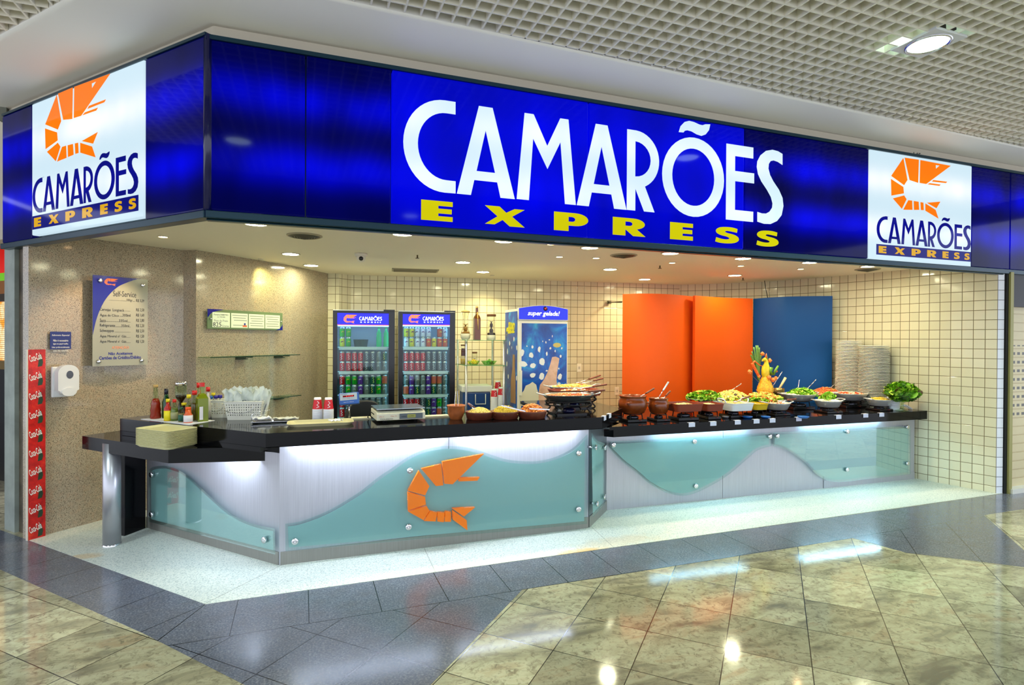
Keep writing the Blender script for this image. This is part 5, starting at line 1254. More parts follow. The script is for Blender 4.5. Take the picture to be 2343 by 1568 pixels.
# baskets
def basket(px0, px1, pyt, pyb, label, depth=.19, fill=0):
    c = top((px0+px1)/2, pyb-5); d = dep(c); w = (px1-px0)*d/F; h = (pyb-pyt)*d/F
    t = thing('plastic_basket', label, 'basket', (c.x, c.y+.05, ZM), radians(-14))
    W1 = mat('basket_white', (224, 222, 208), .4)
    a = w*.86/2; b_ = depth*.86/2; A2 = w/2; B2 = depth/2
    mb = MB(); T = .003
    def wallq(p0, p1, q0, q1):  # slatted wall with rows of holes
        p0, p1, q0, q1 = map(Vector, (p0, p1, q0, q1)); rows, cols = 7, max(5, int((Vector(p1)-Vector(p0)).length/.016))
        f = lambda u, v: (p0.lerp(p1, u)).lerp(q0.lerp(q1, u), v)
        for i in range(cols):
            for j in range(rows):
                u0, u1, v0, v1 = i/cols, (i+1)/cols, j/rows, (j+1)/rows
                if j in (0, rows-1): mb.add([f(u0, v0), f(u1, v0), f(u1, v1), f(u0, v1)], [(0, 1, 2, 3)]); continue
                m1, m2 = u0+(u1-u0)*.55, v0+(v1-v0)*.5
                mb.add([f(u0, v0), f(m1, v0), f(m1, v1), f(u0, v1)], [(0, 1, 2, 3)]); mb.add([f(m1, v0), f(u1, v0), f(u1, m2), f(m1, m2)], [(0, 1, 2, 3)])
    cs = [(-a, -b_), (a, -b_), (a, b_), (-a, b_)]; CS = [(-A2, -B2), (A2, -B2), (A2, B2), (-A2, B2)]
    for i in range(4):
        j = (i+1) % 4; wallq((*cs[i], .003), (*cs[j], .003), (*CS[i], h-.004), (*CS[j], h-.004))
    mb.box((-a, -b_, 0), (a, b_, .003))
    o = mb.build('side_walls', W1, t); s_ = o.modifiers.new('solid', 'SOLIDIFY'); s_.thickness = .0025
    rim = MB(); rim.tube([(*CS[i % 4], h-.003) for i in range(5)], .004, 6); rim.build('rim', W1, t)
    MB().tube([(-A2*.9, -B2-.004, h*.5), (-A2*.5, -B2-.02, h*.38), (0, -B2-.02, h*.36), (A2*.45, -B2-.012, h*.5), (A2*.7, -B2-.03, h*.8)], .0022, 6).build('wire_handle', CHROME, t)
    return t, c, w, h
t1, c1, w1_, h1_ = basket(481, 528, 920.5, 960.5, 'smaller white perforated basket of sachets beside the sauce bottles', .16)
for k in range(10):
    o = MB().cb((0, 0, 0), (.05, .006, .06)).build('sachet', mat('sachet_pale', (214, 200, 180), .5), loc=(c1.x-.05+.011*k, c1.y+.05+random.uniform(-.03, .03), ZM+.055)); o.rotation_euler = (random.uniform(-.4, .4), 0, random.uniform(-.4, .4)); tag(o, 'pale paper sachet standing in the smaller white basket', 'sachet', 'sachets in the small basket')
t2, c2, w2_, h2_ = basket(524, 606, 922, 964.5, 'large white perforated basket of wrapped cutlery', .2)
PLB = frosted('cutlery_bag', (236, 242, 240), .38, (240, 245, 242)); CM_ = None
def packet():
    mb = MB(); n = 6; w = .055; h = .27
    for i in range(n+1):
        for j in range(3): mb.v.append(Vector(((j-1)*w/2*(1+.22*sin(i*2.3+j)), .014*sin(i*1.7+j*2.1), h*i/n-(.045*abs(j-.7) if i == n else 0))))
    for i in range(n):
        for j in range(2): mb.f.append([i*3+j, i*3+j+1, (i+1)*3+j+1, (i+1)*3+j]); mb.m.append(0); mb.s.append(True)
    mb.box((-.012, -.003, .01), (-.004, .003, .15), 1); mb.box((.004, -.003, .01), (.012, .003, .14), 1)
    return mb
pk = packet().build('cutlery_packet', [PLB, mat('cutlery_steel', (120, 122, 128), .25, .9)]); pm = pk.data; bpy.data.objects.remove(pk)
for k in range(34):
    o = bpy.data.objects.new('cutlery_packet', pm); COL.objects.link(o)
    f = k/33; o.location = (c2.x-w2_*.36+w2_*.72*f, c2.y+.05-f*.035+random.uniform(-.05, .05), ZM+.01); o.rotation_euler = (random.uniform(-.25, .1), (f-.5)*.55+random.uniform(-.08, .08), random.uniform(-.6, .6)); o.scale = (random.uniform(.7, 1.15), random.choice((-1, 1)), random.uniform(.82, 1.02))
    tag(o, 'knife and fork in a clear plastic bag standing in the large white basket', 'cutlery', 'bagged cutlery in the large basket')
# steel tray with napkins and wire holder
c = top(628, 967); t = thing('steel_tray', 'long polished steel tray with bagged cutlery and napkins beside the large basket', 'tray', c, radians(-3))
d = dep(c); w = 97*d/F
mb = tray_mesh(w, .11, .012, .01); mb.build('tray', CHROME, t)
MB().tube([(-w*.48, -.05, .012), (-w*.47, -.05, .07), (-w*.40, -.03, .085), (-w*.1, -.03, .10)], .002, 5).tube([(-w*.48, .03, .012), (-w*.46, .02, .05), (-w*.2, .02, .06)], .002, 5).build('wire_guard', CHROME, t)
def crumple(name, w, h, z, label, loc, rz, mt, cat, amp=.012):
    n = 7; mb = MB()
    for i in range(n+1):
        for j in range(n+1): mb.v.append(Vector((w*(i/n-.5), h*(j/n-.5), amp*(.6+.5*sin(i*1.9+j*.8)*cos(j*2.3-i*.5))+random.uniform(0, amp*.3))))
    for i in range(n):
        for j in range(n): a_ = i*(n+1)+j; mb.f.append([a_, a_+n+1, a_+n+2, a_+1]); mb.m.append(0); mb.s.append(True)
    o = mb.build(name, mt, loc=(loc[0], loc[1], z), rz=rz); s_ = o.modifiers.new('solid', 'SOLIDIFY'); s_.thickness = .002; tag(o, label, cat); return o
crumple('folded_napkin', .13, .08, ZM+.014, 'folded white napkin on the left of the steel tray', (c.x-.09, c.y+.01), .2, mat('paper_white'), 'napkin', .03)
crumple('cutlery_packet', .19, .07, ZM+.014, 'flat clear bag of cutlery lying on the right of the steel tray', (c.x+.08, c.y), -.1, mat('bag_grey', (190, 188, 180), .3), 'cutlery', .022)
# beige tray
c = top(734, 971); d = dep(c); o = tray_mesh(144*d/F, .23, .02, .05).build('serving_tray', mat('tray_cream', (206, 196, 150), .35), loc=c, rz=radians(-1)); tag(o, 'single beige tray lying alone on the worktop', 'tray')
crumple('folded_napkin', .09, .07, ZM+.012, 'crumpled white napkin in the single beige tray', (top(768, 970).x, top(768, 970).y+.01), .4, mat('paper_white'), 'napkin', .02)
# cups
for px, l in ((726.5, 'the left cup stack on the front counter'), (751.5, 'the right cup stack on the front counter')):
    p = top(px, 960); cup_stack(p, 10, l, .0085, s=1)
# pole display and chair behind the counter
p = top(800, 958); ds = dep(p)/F
t = thing('price_display', 'blue angled price display with red digits on a thin post behind the scale', 'display', (p.x, p.y+.05, ZM), radians(-14))
MB().cyl((0, 0, 0), .007, .12, 10).build('post', CHROME, t)
b = MB(); b.mx = Matrix.Translation((0, 0, .155)) @ Matrix.Rotation(radians(-5), 4, 'Y') @ Matrix.Rotation(radians(-12), 4, 'X')
b.cb((0, 0, 0), (.155, .05, .095)); b.build('case', mat('display_blue', (44, 92, 176), .35), t, bevel=.006)
for (cx, cz, w, h, nm, mt) in ((0, .014, .135, .055, 'face', mat('display_face', (176, 188, 196), .4)), (0, .018, .09, .014, 'window', mat('display_window', (120, 14, 14), .2))):
    b = MB(); b.mx = Matrix.Translation((0, 0, .155)) @ Matrix.Rotation(radians(-5), 4, 'Y') @ Matrix.Rotation(radians(-12), 4, 'X'); b.cb((cx, -.026-(.001 if nm == 'window' else 0), cz), (w, .002, h)); b.build(nm, mt, t)
def disp_text(s, cx, cz, w, h, mt):
    o = text('lettering', s, -w/2, -h/2, w/2, h/2, .0005, mt, t); o.matrix_local = Matrix.Translation((0, 0, .155)) @ Matrix.Rotation(radians(-5), 4, 'Y') @ Matrix.Rotation(radians(-12), 4, 'X') @ Matrix.Translation((cx, -.0285, cz)) @ Matrix.Rotation(radians(90), 4, 'X')
disp_text('3.12 P', .008, .018, .055, .008, mat('led_red', (255, 70, 60), .4, em=1.2)); disp_text('Nordeste', -.035, .035, .05, .007, mat('print_navy2', (30, 40, 130), .5)); disp_text('Peso  Preço  Total', 0, .0, .09, .005, mat('print_navy2')); disp_text('Segunda a Sábado', 0, -.03, .08, .006, mat('print_white'))
p = atd(832, 5.2, 0); t = thing('office_chair', 'black padded chair back behind the counter left of the scale', 'chair', p, radians(20))
mb = MB(); pr = smooth([(-.20, .60), (-.19, .80), (-.14, .99), (0, 1.035), (.14, .99), (.19, .80), (.20, .60)], 4)
mb.mx = Matrix.Rotation(pi/2, 4, 'X'); mb.prism([(x, z) for x, z in pr], -.03, .03); mb.build('backrest', mat('chair_black', (20, 24, 26), .4), t, bevel=.012)
MB().box((-.22, -.46, .44), (.22, -.02, .50)).build('seat', mat('chair_black'), t, bevel=.02); MB().cyl((0, -.2, .08), .025, .36, 12).build('column', DARKM, t); MB().box((-.02, -.03, .46), (.02, .03, .66)).build('stem', DARKM, t)
mb = MB()
for k in range(5): mb.tube([(0, -.2, .1), (.27*cos(k*2*pi/5), -.2+.27*sin(k*2*pi/5), .04)], .018, 8); mb.cyl((.27*cos(k*2*pi/5), -.2+.27*sin(k*2*pi/5), 0), .022, .05, 10)
mb.build('base', DARKM, t)
# scale
a = top(860, 966); b = top(968, 962); cx_ = (a+b)/2; d = dep(cx_); w = 110*d/F
t = thing('weighing_scale', 'cream electronic weighing scale with steel plate and two displays', 'scale', (cx_.x, cx_.y+.08, ZM), radians(2))
for sx in (-.42, .42):
    for sy in (-.08, .12): MB().cyl((sx*w*.75, sy, 0), .018, .02, 12).build('foot', mat('rubber_black', (12, 12, 12), .6), t)
mb = MB(); mb.mx = Matrix.Rotation(pi/2, 4, 'Z') @ Matrix.Rotation(pi/2, 4, 'X'); mb.prism([(-.135, .018), (.16, .018), (.16, .085), (-.10, .085), (-.128, .07)], -w/2, w/2); mb.build('housing', mat('scale_cream', (222, 216, 190), .4), t, bevel=.003)
MB().box((-w*.5, -.12, .098), (w*.5, .165, .106)).build('weighing_plate', mat('plate_steel', (170, 180, 186), .2, .9), t, bevel=.002)
MB().box((-w*.3, -.08, .085), (w*.3, .12, .098)).build('plate_support', DARKM, t)
MB().box((-w*.04, -.1385, .024), (w*.44, -.134, .066)).build('display', mat('lcd_grey', (86, 96, 100), .25), t)
MB().box((w*.12, -.1398, .032), (w*.29, -.1386, .058)).build('display_window', mat('lcd_green', (150, 150, 60), .3, em=.15), t)
def sc_text(s, u0, z0, u1, z1, mt):
    o = text('lettering', s, u0, z0, u1, z1, 0, mt, t); o.matrix_local = Matrix.Translation((0, -.1402, 0)) @ Matrix.Rotation(pi/2, 4, 'X')
sc_text('TOLEDO', -w*.44, .024, -w*.18, .034, mat('print_black')); sc_text('3,292', w*.14, .038, w*.26, .050, mat('print_black')); sc_text('0,825', w*.0, .038, w*.10, .048, mat('lcd_digit', (30, 34, 34), .4))
sc_text('Min 3', -w*.45, .044, -w*.36, .052, mat('print_red', (200, 80, 50), .5)); sc_text('Max 15', -w*.22, .046, -w*.10, .054, mat('print_red'))
MB().tube([(-w*.5, 0, .05), (-w*.56, .03, .07), (-w*.6, .08, .02), (-w*.55, .14, .004)], .004, 6).build('cable', mat('rubber_black'), t)
# cream boards lying on the back edge of the counter
for px, py, w, l in ((826, 958.5, .15, 'left of the scale'), (996, 954, .22, 'right of the scale')):
    c = top(px, py); o = MB().box((-w/2, -.04, 0), (w/2, .04, .012)).build('cream_board', mat('cream_board', (222, 214, 180), .5), loc=(c.x, c.y, ZM)); tag(o, 'thin cream board on the back edge of the worktop '+l, 'board')
# clay pot and bowls
CLAY = mat('clay', (160, 86, 40), .45, 0, .2, 20); CLAYD = mat('dark_clay', (96, 44, 28), .4, 0, .2, 20)
def at_top(px, pyb, w): p = top(px, pyb-2); r = w/2*dep(p)/F; q_ = bk(p, r*.7); return (q_[0], q_[1], ZM), r
def piece(mb, kind, p, s, mi):
    R_ = Matrix.Translation(p) @ Matrix.Rotation(random.uniform(0, 6.3), 4, 'Z') @ Matrix.Rotation(random.uniform(-1.2, 1.2), 4, 'X') @ Matrix.Rotation(random.uniform(-.8, .8), 4, 'Y')
    old = mb.mx; mb.mx = R_
    if kind == 'cube': mb.cb((0, 0, 0), (s, s*random.uniform(.7, 1.1), s*.8), mi)
    elif kind == 'stick': mb.cb((0, 0, 0), (s*2.2, s*.28, s*.28), mi)
    elif kind == 'shred': mb.tube([(-s, 0, 0), (-s*.3, s*.25, s*.1), (s*.3, -s*.15, s*.1), (s, s*.1, 0)], s*.10, 4, mi)
    elif kind == 'ball': mb.ball((0, 0, 0), s*.6, 6, mi, random.uniform(.7, 1.3), 1, random.uniform(.7, 1.1))
    elif kind == 'slice': mb.lathe([(s*.9, 0), (s*.9, s*.12), (0, s*.14)], 9, mi=mi)
    elif kind == 'leaf':
        n = 9; vs = [(0, 0, 0)]
        for i in range(n):
            a_ = 2*pi*i/n; r = s*random.uniform(.8, 1.3); vs.append((r*cos(a_), r*sin(a_), s*random.uniform(-.35, .45)))
        mb.add(vs, [(0, i+1, (i+1) % n+1) for i in range(n)], mi, True)
    mb.mx = old
def mound(name, label, cat, c, rx, ry, h, mix_, n, rz=0, base=None):
    """heaped food: n small pieces over a low dome"""
    mb = MB(); mats = [m_[2] for m_ in mix_]; cum = []
    mb.mx = Matrix.Translation(c) @ Matrix.Rotation(rz, 4, 'Z')
    mb.lathe([(1.0, 0), (.92, h*.25), (.7, h*.60), (.4, h*.86), (0, h*.95)], 20, sx=rx*.93, sy=ry*.93, mi=0)
    base_m = mb.mx; mb.mx = None
    for k in range(n):
        a_ = random.uniform(0, 2*pi); r = sqrt(random.random())*.97; z = h*(1-r*r)**.8*.98+.002
        j = random.choices(range(len(mix_)), [m_[3] for m_ in mix_])[0]; kind, s, mt, wgt = mix_[j]
        p = base_m @ Vector((r*cos(a_)*rx, r*sin(a_)*ry, z)); piece(mb, kind, p, s*random.uniform(.75, 1.25), j)
    o = mb.build(name, mats); return tag(o, label, cat, kind='stuff')
F_ = lambda nm, rgb, r=.5: mat('food_'+nm, rgb, r, 0, .18, 70)
LET = F_('lettuce', (110, 170, 20)); LET2 = F_('dark_lettuce', (50, 96, 14)); LET3 = F_('pale_lettuce', (176, 206, 70)); CAR = F_('carrot', (226, 110, 40)); APP = F_('apple', (232, 206, 110)); FAR = F_('farofa', (228, 206, 110)); RICE = F_('rice', (234, 220, 160)); POT = F_('potato', (226, 190, 50)); FRY = F_('fried', (190, 104, 34)); TOM = F_('tomato', (206, 40, 20)); GRP = F_('grape', (80, 14, 24)); RED = F_('shrimp', (228, 110, 60)); STEW = F_('stew', (216, 120, 50), .3); CHS_ = F_('cheese', (236, 196, 90), .35); PAS = F_('pasta', (226, 200, 70)); DRK = F_('dark_fruit', (70, 50, 20)); MAYO = F_('cream', (238, 228, 196))
def tongs(c, a_, L, tilt, label, lift=0.0):
    t = thing('serving_tongs', label, 'tongs', c, a_)
    d = Vector((cos(tilt), 0, sin(tilt))); n = 0
    for s_ in (-1, 1):
        mb = MB(); P_ = [Vector((0, s_*.003, 0))+d*(L*k/5) for k in range(6)]
        for k, p in enumerate(P_): p.y += s_*.012*sin(pi*k/6)*(1.5-k/5)
        q = []
        for p in P_: q += [p+Vector((0, -.0009, -.0045)), p+Vector((0, .0009, -.0045)), p+Vector((0, .0009, .0045)), p+Vector((0, -.0009, .0045))]
        fs = [(0, 3, 2, 1), (20, 21, 22, 23)]
        for k in range(5):
            for i in range(4): j = (i+1) % 4; fs.append((k*4+i, k*4+j, k*4+4+j, k*4+4+i))
        mb.add(q, fs).build('arm', CHROME, t)
    return t
(c, r) = at_top(1043.5, 963, 43)
t = thing('clay_pot', 'plain orange clay pot with tongs standing in it', 'pot', c)
MB().lathe([(r*.62, 0), (r*.66, .004), (r*.92, .055), (r*.90, .095), (r*1.0, .105), (r*1.0, .113), (r*.93, .113), (r*.84, .09), (r*.84, .05), (r*.5, .01)], 36, cap=False).lathe([(0, .012), (r*.6, .012)], 24).build('bowl', CLAY, t)
tongs((c[0], c[1], ZM+.02), 1.2, .20, radians(82), 'steel tongs standing upright in the orange clay pot')
def clay_bowl(px, w, pyb, label):
    (c, r) = at_top(px, pyb, w); t = thing('clay_bowl', label, 'bowl', c, 0, 'low clay bowls on the front counter')
    MB().lathe([(r*.84, 0), (r*.9, .006), (r*1.0, .055), (r*1.0, .062), (r*.94, .062), (r*.88, .03)], 40, cap=False).lathe([(0, .02), (r*.89, .02)], 24).build('bowl', CLAYD, t)
    return c, r
c, r = clay_bowl(1097, 66, 964, 'low dark clay bowl of pale farofa, left one of the three'); mound('farofa', 'coarse pale farofa heaped in the left low clay bowl', 'food', (c[0], c[1], ZM+.035), r*.88, r*.88, .055, [('ball', .009, FAR, 3), ('ball', .007, RICE, 1)], 500)
tongs((c[0]-.03, c[1]-.02, ZM+.075), 2.2, .10, radians(30), 'small metal spoon handle in the left clay bowl')
c, r = clay_bowl(1155, 68, 963, 'low dark clay bowl of straw potatoes, middle one of the three'); mound('straw_potatoes', 'yellow straw potatoes heaped in the middle low clay bowl', 'food', (c[0], c[1], ZM+.035), r*.88, r*.88, .06, [('shred', .018, PAS, 3), ('shred', .018, POT, 1)], 420)
tongs((c[0]-.04, c[1]-.03, ZM+.11), radians(-22), .20, radians(-13), 'steel tongs lying across the middle low clay bowl')
c, r = clay_bowl(1217, 68, 962, 'low dark clay bowl of fried snacks, right one of the three'); mound('fried_snacks', 'golden fried snacks heaped in the right low clay bowl', 'food', (c[0], c[1], ZM+.035), r*.90, r*.90, .075, [('ball', .020, FRY, 3), ('ball', .018, F_('golden', (224, 140, 50)), 2)], 150)
tongs((c[0]-.06, c[1]-.09, ZM+.09), radians(-6), .17, radians(-4), 'steel tongs lying in the right low clay bowl')

# ================================================================== CHAFING STANDS ON THE COUNTER END
IRON = mat('cast_iron', (26, 22, 22), .4, .5)
def stand(cx, cy, z0, w, dpt, h, label, rz=0, group=None):
    t = thing('food_warmer', label, 'stand', (cx, cy, z0), rz, group)
    mb = MB(); r = .007
    ring = [(w/2*cos(2*pi*k/28), dpt/2*sin(2*pi*k/28), h) for k in range(29)]
    mb.tube(ring, r, 6); mb.tube([(x, y, h-.03) for x, y, z in ring], r*.8, 6); mb.build('ring', IRON, t)
    for k in range(4):
        a_ = pi/4+k*pi/2; x, y = w/2*cos(a_), dpt/2*sin(a_)
        MB().tube(smooth([(x, y, h), (x*1.12, y*1.12, h*.75), (x*.92, y*.92, h*.5), (x*1.08, y*1.08, h*.2), (x*.98, y*.98, .004)], 4), .008, 6).build('leg', IRON, t)
    MB().lathe([(.055, .012), (.06, .03), (.05, .05), (.02, .056)], 18).build('burner', mat('burner_dark', (20, 22, 60), .25, .3), t)
    MB().box((-w*.35, -dpt*.32, 0), (w*.35, dpt*.32, .012)).build('base_plate', mat('base_black', (8, 8, 10), .3), t)
    return t
PAN = mat('pan_dark_steel', (120, 128, 130), .25, .8); PANS = mat('pan_steel', (226, 228, 230), .3, .6); WOOD = mat('handle_wood', (112, 52, 30), .4, 0, .25, 30)
def pan(name, label, c, rx, ry, h, mt, rz=0, handles=True, cat='pan', rim=.02):
    t = thing(name, label, cat, c, rz)
    MB().lathe([(.72, 0), (.78, .003), (.97, h*.85), (1.03, h), (1.03, h+.003), (.98, h+.003), (.90, h*.75), (.72, .006)], 40, sx=rx, sy=ry, cap=False).lathe([(0, .006), (.73, .006)], 30, sx=rx, sy=ry).lathe([(0, 0), (.72, 0)], 30, sx=rx, sy=ry).build('body', mt, t)
    if handles:
        for s_ in (-1, 1): MB().tube(smooth([(s_*rx*.98, -.045, h), (s_*(rx+.04), -.05, h+.012), (s_*(rx+.055), 0, h+.016), (s_*(rx+.04), .05, h+.012), (s_*rx*.98, .045, h)], 4), .005, 7).build('handle', mt if mt != PAN else PANS, t)
    return t
def ladle(c, a_, tilt, L, label, hc=None, cat='spoon', wd=.009):
    t = thing('serving_spoon', label, cat, c, a_)
    d = Vector((cos(tilt), 0, sin(tilt)))
    MB().tube([Vector((0, 0, 0)), d*L*.5], .004, 7).build('shaft', CHROME, t)
    MB().tube([d*L*.45, d*L*.5, d*L*.95, d*L], wd, 8, r2=wd*1.1).build('handle', hc or WOOD, t)
    MB().ball((-.02, 0, -.004), .028, 12, 0, 1, .8, .35).build('bowl', CHROME, t)
    return t
CH = [(2.17, 4.46), (2.42, 4.84), (2.58, 5.22)]
lbl = ['front', 'middle', 'back']
for k, (x, y) in enumerate(CH):
    stand(x, y, ZM, .42, .28, .115, 'black wrought iron food warmer, %s one of the three at the counter end' % lbl[k], radians(-4), 'black food warmers at the counter end')
pan('serving_pan', 'large dark oval pan of shrimp stew on the front warmer', (CH[0][0], CH[0][1], ZM+.115), .235, .17, .055, PAN, radians(-3)); mound('shrimp_stew', 'orange shrimp stew in the large front pan', 'food', (CH[0][0], CH[0][1], ZM+.150), .215, .155, .022, [('ball', .014, RED, 3), ('ball', .012, STEW, 2), ('ball', .012, MAYO, .5)], 260)
t = thing('baking_dish', 'brown rectangular clay dish on the middle warmer', 'dish', (CH[1][0], CH[1][1], ZM+.122), radians(-4)); tray_mesh(.48, .26, .05, .03).build('body', mat('clay_red', (130, 54, 34), .35), t); mound('fish_in_sauce', 'pale fish in red sauce in the brown middle dish', 'food', (CH[1][0], CH[1][1], ZM+.135), .20, .10, .035, [('ball', .016, STEW, 2), ('ball', .02, MAYO, 1)], 120)
pan('serving_pan', 'oval pan of cheese gratin on the back warmer', (CH[2][0], CH[2][1], ZM+.115), .25, .17, .055, PANS, radians(-3)); mound('cheese_gratin', 'yellow cheese gratin with tomato in the back pan', 'food', (CH[2][0], CH[2][1], ZM+.153), .235, .155, .03, [('ball', .02, CHS_, 4), ('ball', .018, STEW, 1.4), ('ball', .012, TOM, .4)], 160)
ladle((CH[0][0]+.06, CH[0][1]-.02, ZM+.182), radians(-2), radians(4), .28, 'serving spoon with wooden handle resting in the large shrimp pan')
ladle((CH[1][0]+.06, CH[1][1]-.02, ZM+.185), radians(3), radians(6), .28, 'serving spoon with wooden handle resting in the brown middle dish')
ladle((CH[2][0]+.14, CH[2][1]-.02, ZM+.205), radians(6), radians(10), .22, 'lower of two wooden handled spoons in the gratin pan'); ladle((CH[2][0]+.10, CH[2][1]+.04, ZM+.205), radians(14), radians(12), .30, 'upper of two wooden handled spoons in the gratin pan')

# ================================================================== BUFFET
def bf(px, py, Y): return hy(px, py, Y)
burn_n = 0
def burner(c, w, z1, label):
    """black table cooker between worktop and pan"""
    t = thing('table_burner', label, 'burner', (c[0], c[1], ZBf), radians(-4), 'black burners under the buffet pans')
    h = z1-ZBf
    MB().box((-w*.36, -.10, 0), (w*.36, .10, h*.35)).build('body', mat('base_black'), t, bevel=.006)
    MB().lathe([(w*.20, h*.35), (w*.2, h*.6), (w*.12, h*.7)], 16).build('burner_cup', mat('burner_steel', (90, 90, 100), .25, .8), t)
    MB().tube([(w*.3*cos(2*pi*k/20), .10*sin(2*pi*k/20), h-.006) for k in range(21)], .005, 6).build('ring', IRON, t)
    for k in range(4):
        a_ = pi/4+k*pi/2; MB().tube([(w*.3*cos(a_), .1*sin(a_), h-.006), (w*.34*cos(a_), .11*sin(a_), 0.004)], .005, 6).build('leg', IRON, t)
    MB().cyl((w*.1, -.102, h*.2), .014, .004, 12).build('knob', mat('knob_red', (130, 40, 50), .3), t)
def dish_at(px0, px1, pyb, Y, name, label, kind, mt, ry=.11, hpx=20, handles=True, bl='', rz=radians(-3)):
    c = bf((px0+px1)/2, pyb, Y); d = dep(c); rx = (px1-px0)/2*d/F; h = hpx*d/F
    z = c.z
    if z < ZBf+.03: z = ZBf+.03
    c.x, cy = bk(c, ry*.5)
    if bl: burner((c.x, cy), rx*2, z-.0005, 'black table burner under '+bl)
    if kind == 'oval': pan(name, label, (c.x, cy, z), rx, ry, h, mt, rz, handles)
    else:
        t = thing(name, label, 'dish', (c.x, cy, z), rz); tray_mesh(rx*2, ry*2, h, .03).build('body', mt, t)
        if handles == 'top':
            for s_ in (-1, 1): MB().tube(smooth([(s_*rx*.95, -.06, h), (s_*(rx+.012), -.045, h+.035), (s_*(rx+.012), .045, h+.035), (s_*rx*.95, .06, h)], 4), .007, 8).build('handle', mt, t)
    return (c.x, cy, z), rx, h
Yf = 4.68
# clay pots
def claypot(px0, px1, pyb, pyt, label, bl):
    c = bf((px0+px1)/2, pyb, Yf); d = dep(c); r = (px1-px0)/2*d/F; h = (pyb-pyt)*d/F; z = c.z; c.x, cy = bk(c, r)
    burner((c.x, cy), r*2, z-.0005, 'black table burner under '+bl)
    t = thing('clay_pot', label, 'pot', (c.x, cy, z))
    MB().lathe([(r*.70, 0), (r*.8, h*.05), (r*.99, h*.42), (r*.97, h*.68), (r*.86, h*.84), (r*.88, h*.90), (r*.94, h*.97), (r*.93, h), (r*.84, h), (r*.80, h*.85), (r*.86, h*.6), (r*.6, h*.1)], 40, cap=False).lathe([(0, 0), (r*.7, 0)], 24).build('body', mat('glazed_clay', (122, 56, 20), .15, 0, .2, 14), t)
    for s_ in (-1, 1): MB().ball((s_*r*.72, -r*.66, h*.62), r*.2, 10, 0, 1, .5, .35).build('lug', mat('glazed_clay'), t)
    o = MB().lathe([(0, 0), (.8, 0), (.8, .004)], 24, sx=r, sy=r).build('stew', STEW, loc=(c.x, cy, z+h*.72)); tag(o, 'thick stew inside '+bl, 'food', kind='stuff')
    return (c.x, cy, z), r, h
c, r, h = claypot(1413, 1482, 949, 908, 'large glazed clay pot at the left end of the buffet', 'the large clay pot')
ladle((c[0]+r*.35, c[1]-.03, c[2]+h*.88), radians(4), radians(24), .20, 'ladle with brown handle leaning in the large clay pot')
c, r, h = claypot(1482, 1531, 948, 913, 'smaller glazed clay pot beside the large one', 'the smaller clay pot')
ladle((c[0]+r*.2, c[1]-.03, c[2]+h*.88), radians(4), radians(40), .13, 'short dark handled spoon in the smaller clay pot'); ladle((c[0]+r*.25, c[1]+.04, c[2]+h*.95), radians(4), radians(52), .20, 'long steel ladle in the smaller clay pot', CHROME)
CLD = mat('clay_red'); WHT = mat('white_china', (222, 226, 232), .2); YLD = mat('yellow_china', (206, 170, 20), .25)
c, rx, h = dish_at(1527, 1600, 941, Yf, 'clay_dish', 'long clay dish of pale rice beside the smaller clay pot', 'rect', CLD, .13, 17, False, 'the long clay dish')
mound('rice_dish', 'pale rice in the long clay dish', 'food', (c[0], c[1], c[2]+h*.55), rx*.84, .11, .03, [('ball', .008, RICE, 3), ('ball', .009, CAR, .6)], 220)
c, rx, h = dish_at(1598, 1646, 940, Yf, 'clay_dish', 'short clay dish beside the white baking dish', 'rect', CLD, .12, 16, False, 'the short clay dish')
mound('mashed_food', 'pale mash in the short clay dish', 'food', (c[0], c[1], c[2]+h*.5), rx*.84, .10, .03, [('ball', .01, RICE, 3)], 120)
c, rx, h = dish_at(1646, 1708, 939, Yf, 'baking_dish', 'white china baking dish with raised handles', 'rect', WHT, .17, 17, 'top', 'the white baking dish')
mound('cream_gratin', 'creamy yellow gratin in the white baking dish', 'food', (c[0], c[1], c[2]+h*.7), rx*.84, .15, .02, [('ball', .014, F_('cream_gratin', (236, 196, 120), .35), 3)], 160)
ladle((c[0]-.04, c[1]-.10, c[2]+h+.02), radians(8), radians(12), .20, 'dark handled spoon resting on the white baking dish')
c, rx, h = dish_at(1708, 1746, 937, Yf, 'baking_dish', 'yellow china dish between the white dish and the oval pan', 'rect', YLD, .12, 13, False, 'the yellow dish')
mound('yellow_puree', 'orange puree in the yellow dish', 'food', (c[0], c[1], c[2]+h*.55), rx*.84, .10, .02, [('ball', .012, CAR, 1), ('ball', .012, FAR, 2)], 90)
c, rx, h = dish_at(1746, 1806, 938, Yf, 'serving_pan', 'pale oval pan right of the yellow dish with a wooden spoon', 'oval', PANS, .14, 15, True, 'the oval pan beside the yellow dish')
mound('meat_strips', 'pale meat strips with sauce in the oval pan beside the yellow dish', 'food', (c[0], c[1], c[2]+h*.6), rx*.88, .12, .025, [('stick', .014, STEW, 2), ('ball', .01, MAYO, 2), ('stick', .01, F_('brown_meat', (120, 60, 30)), 1)], 160)
ladle((c[0]+.02, c[1]-.04, c[2]+h+.025), radians(2), radians(2), .22, 'wooden handled spoon lying over the oval pan beside the yellow dish')
c, rx, h = dish_at(1864, 1925, 932, 4.66, 'serving_pan', 'oval steel pan in front of the lettuce, with ring handles', 'oval', PANS, .13, 14, True, 'the oval steel pan before the lettuce')
mound('salpicao', 'pale salad in the oval steel pan before the lettuce', 'food', (c[0], c[1], c[2]+h*.6), rx*.88, .11, .02, [('ball', .01, MAYO, 3), ('stick', .01, CAR, 1)], 140)
c, rx, h = dish_at(1985, 2038, 929, 4.64, 'serving_pan', 'oval steel pan of yellow pasta at the right end', 'oval', PANS, .13, 14, True, 'the pasta pan')
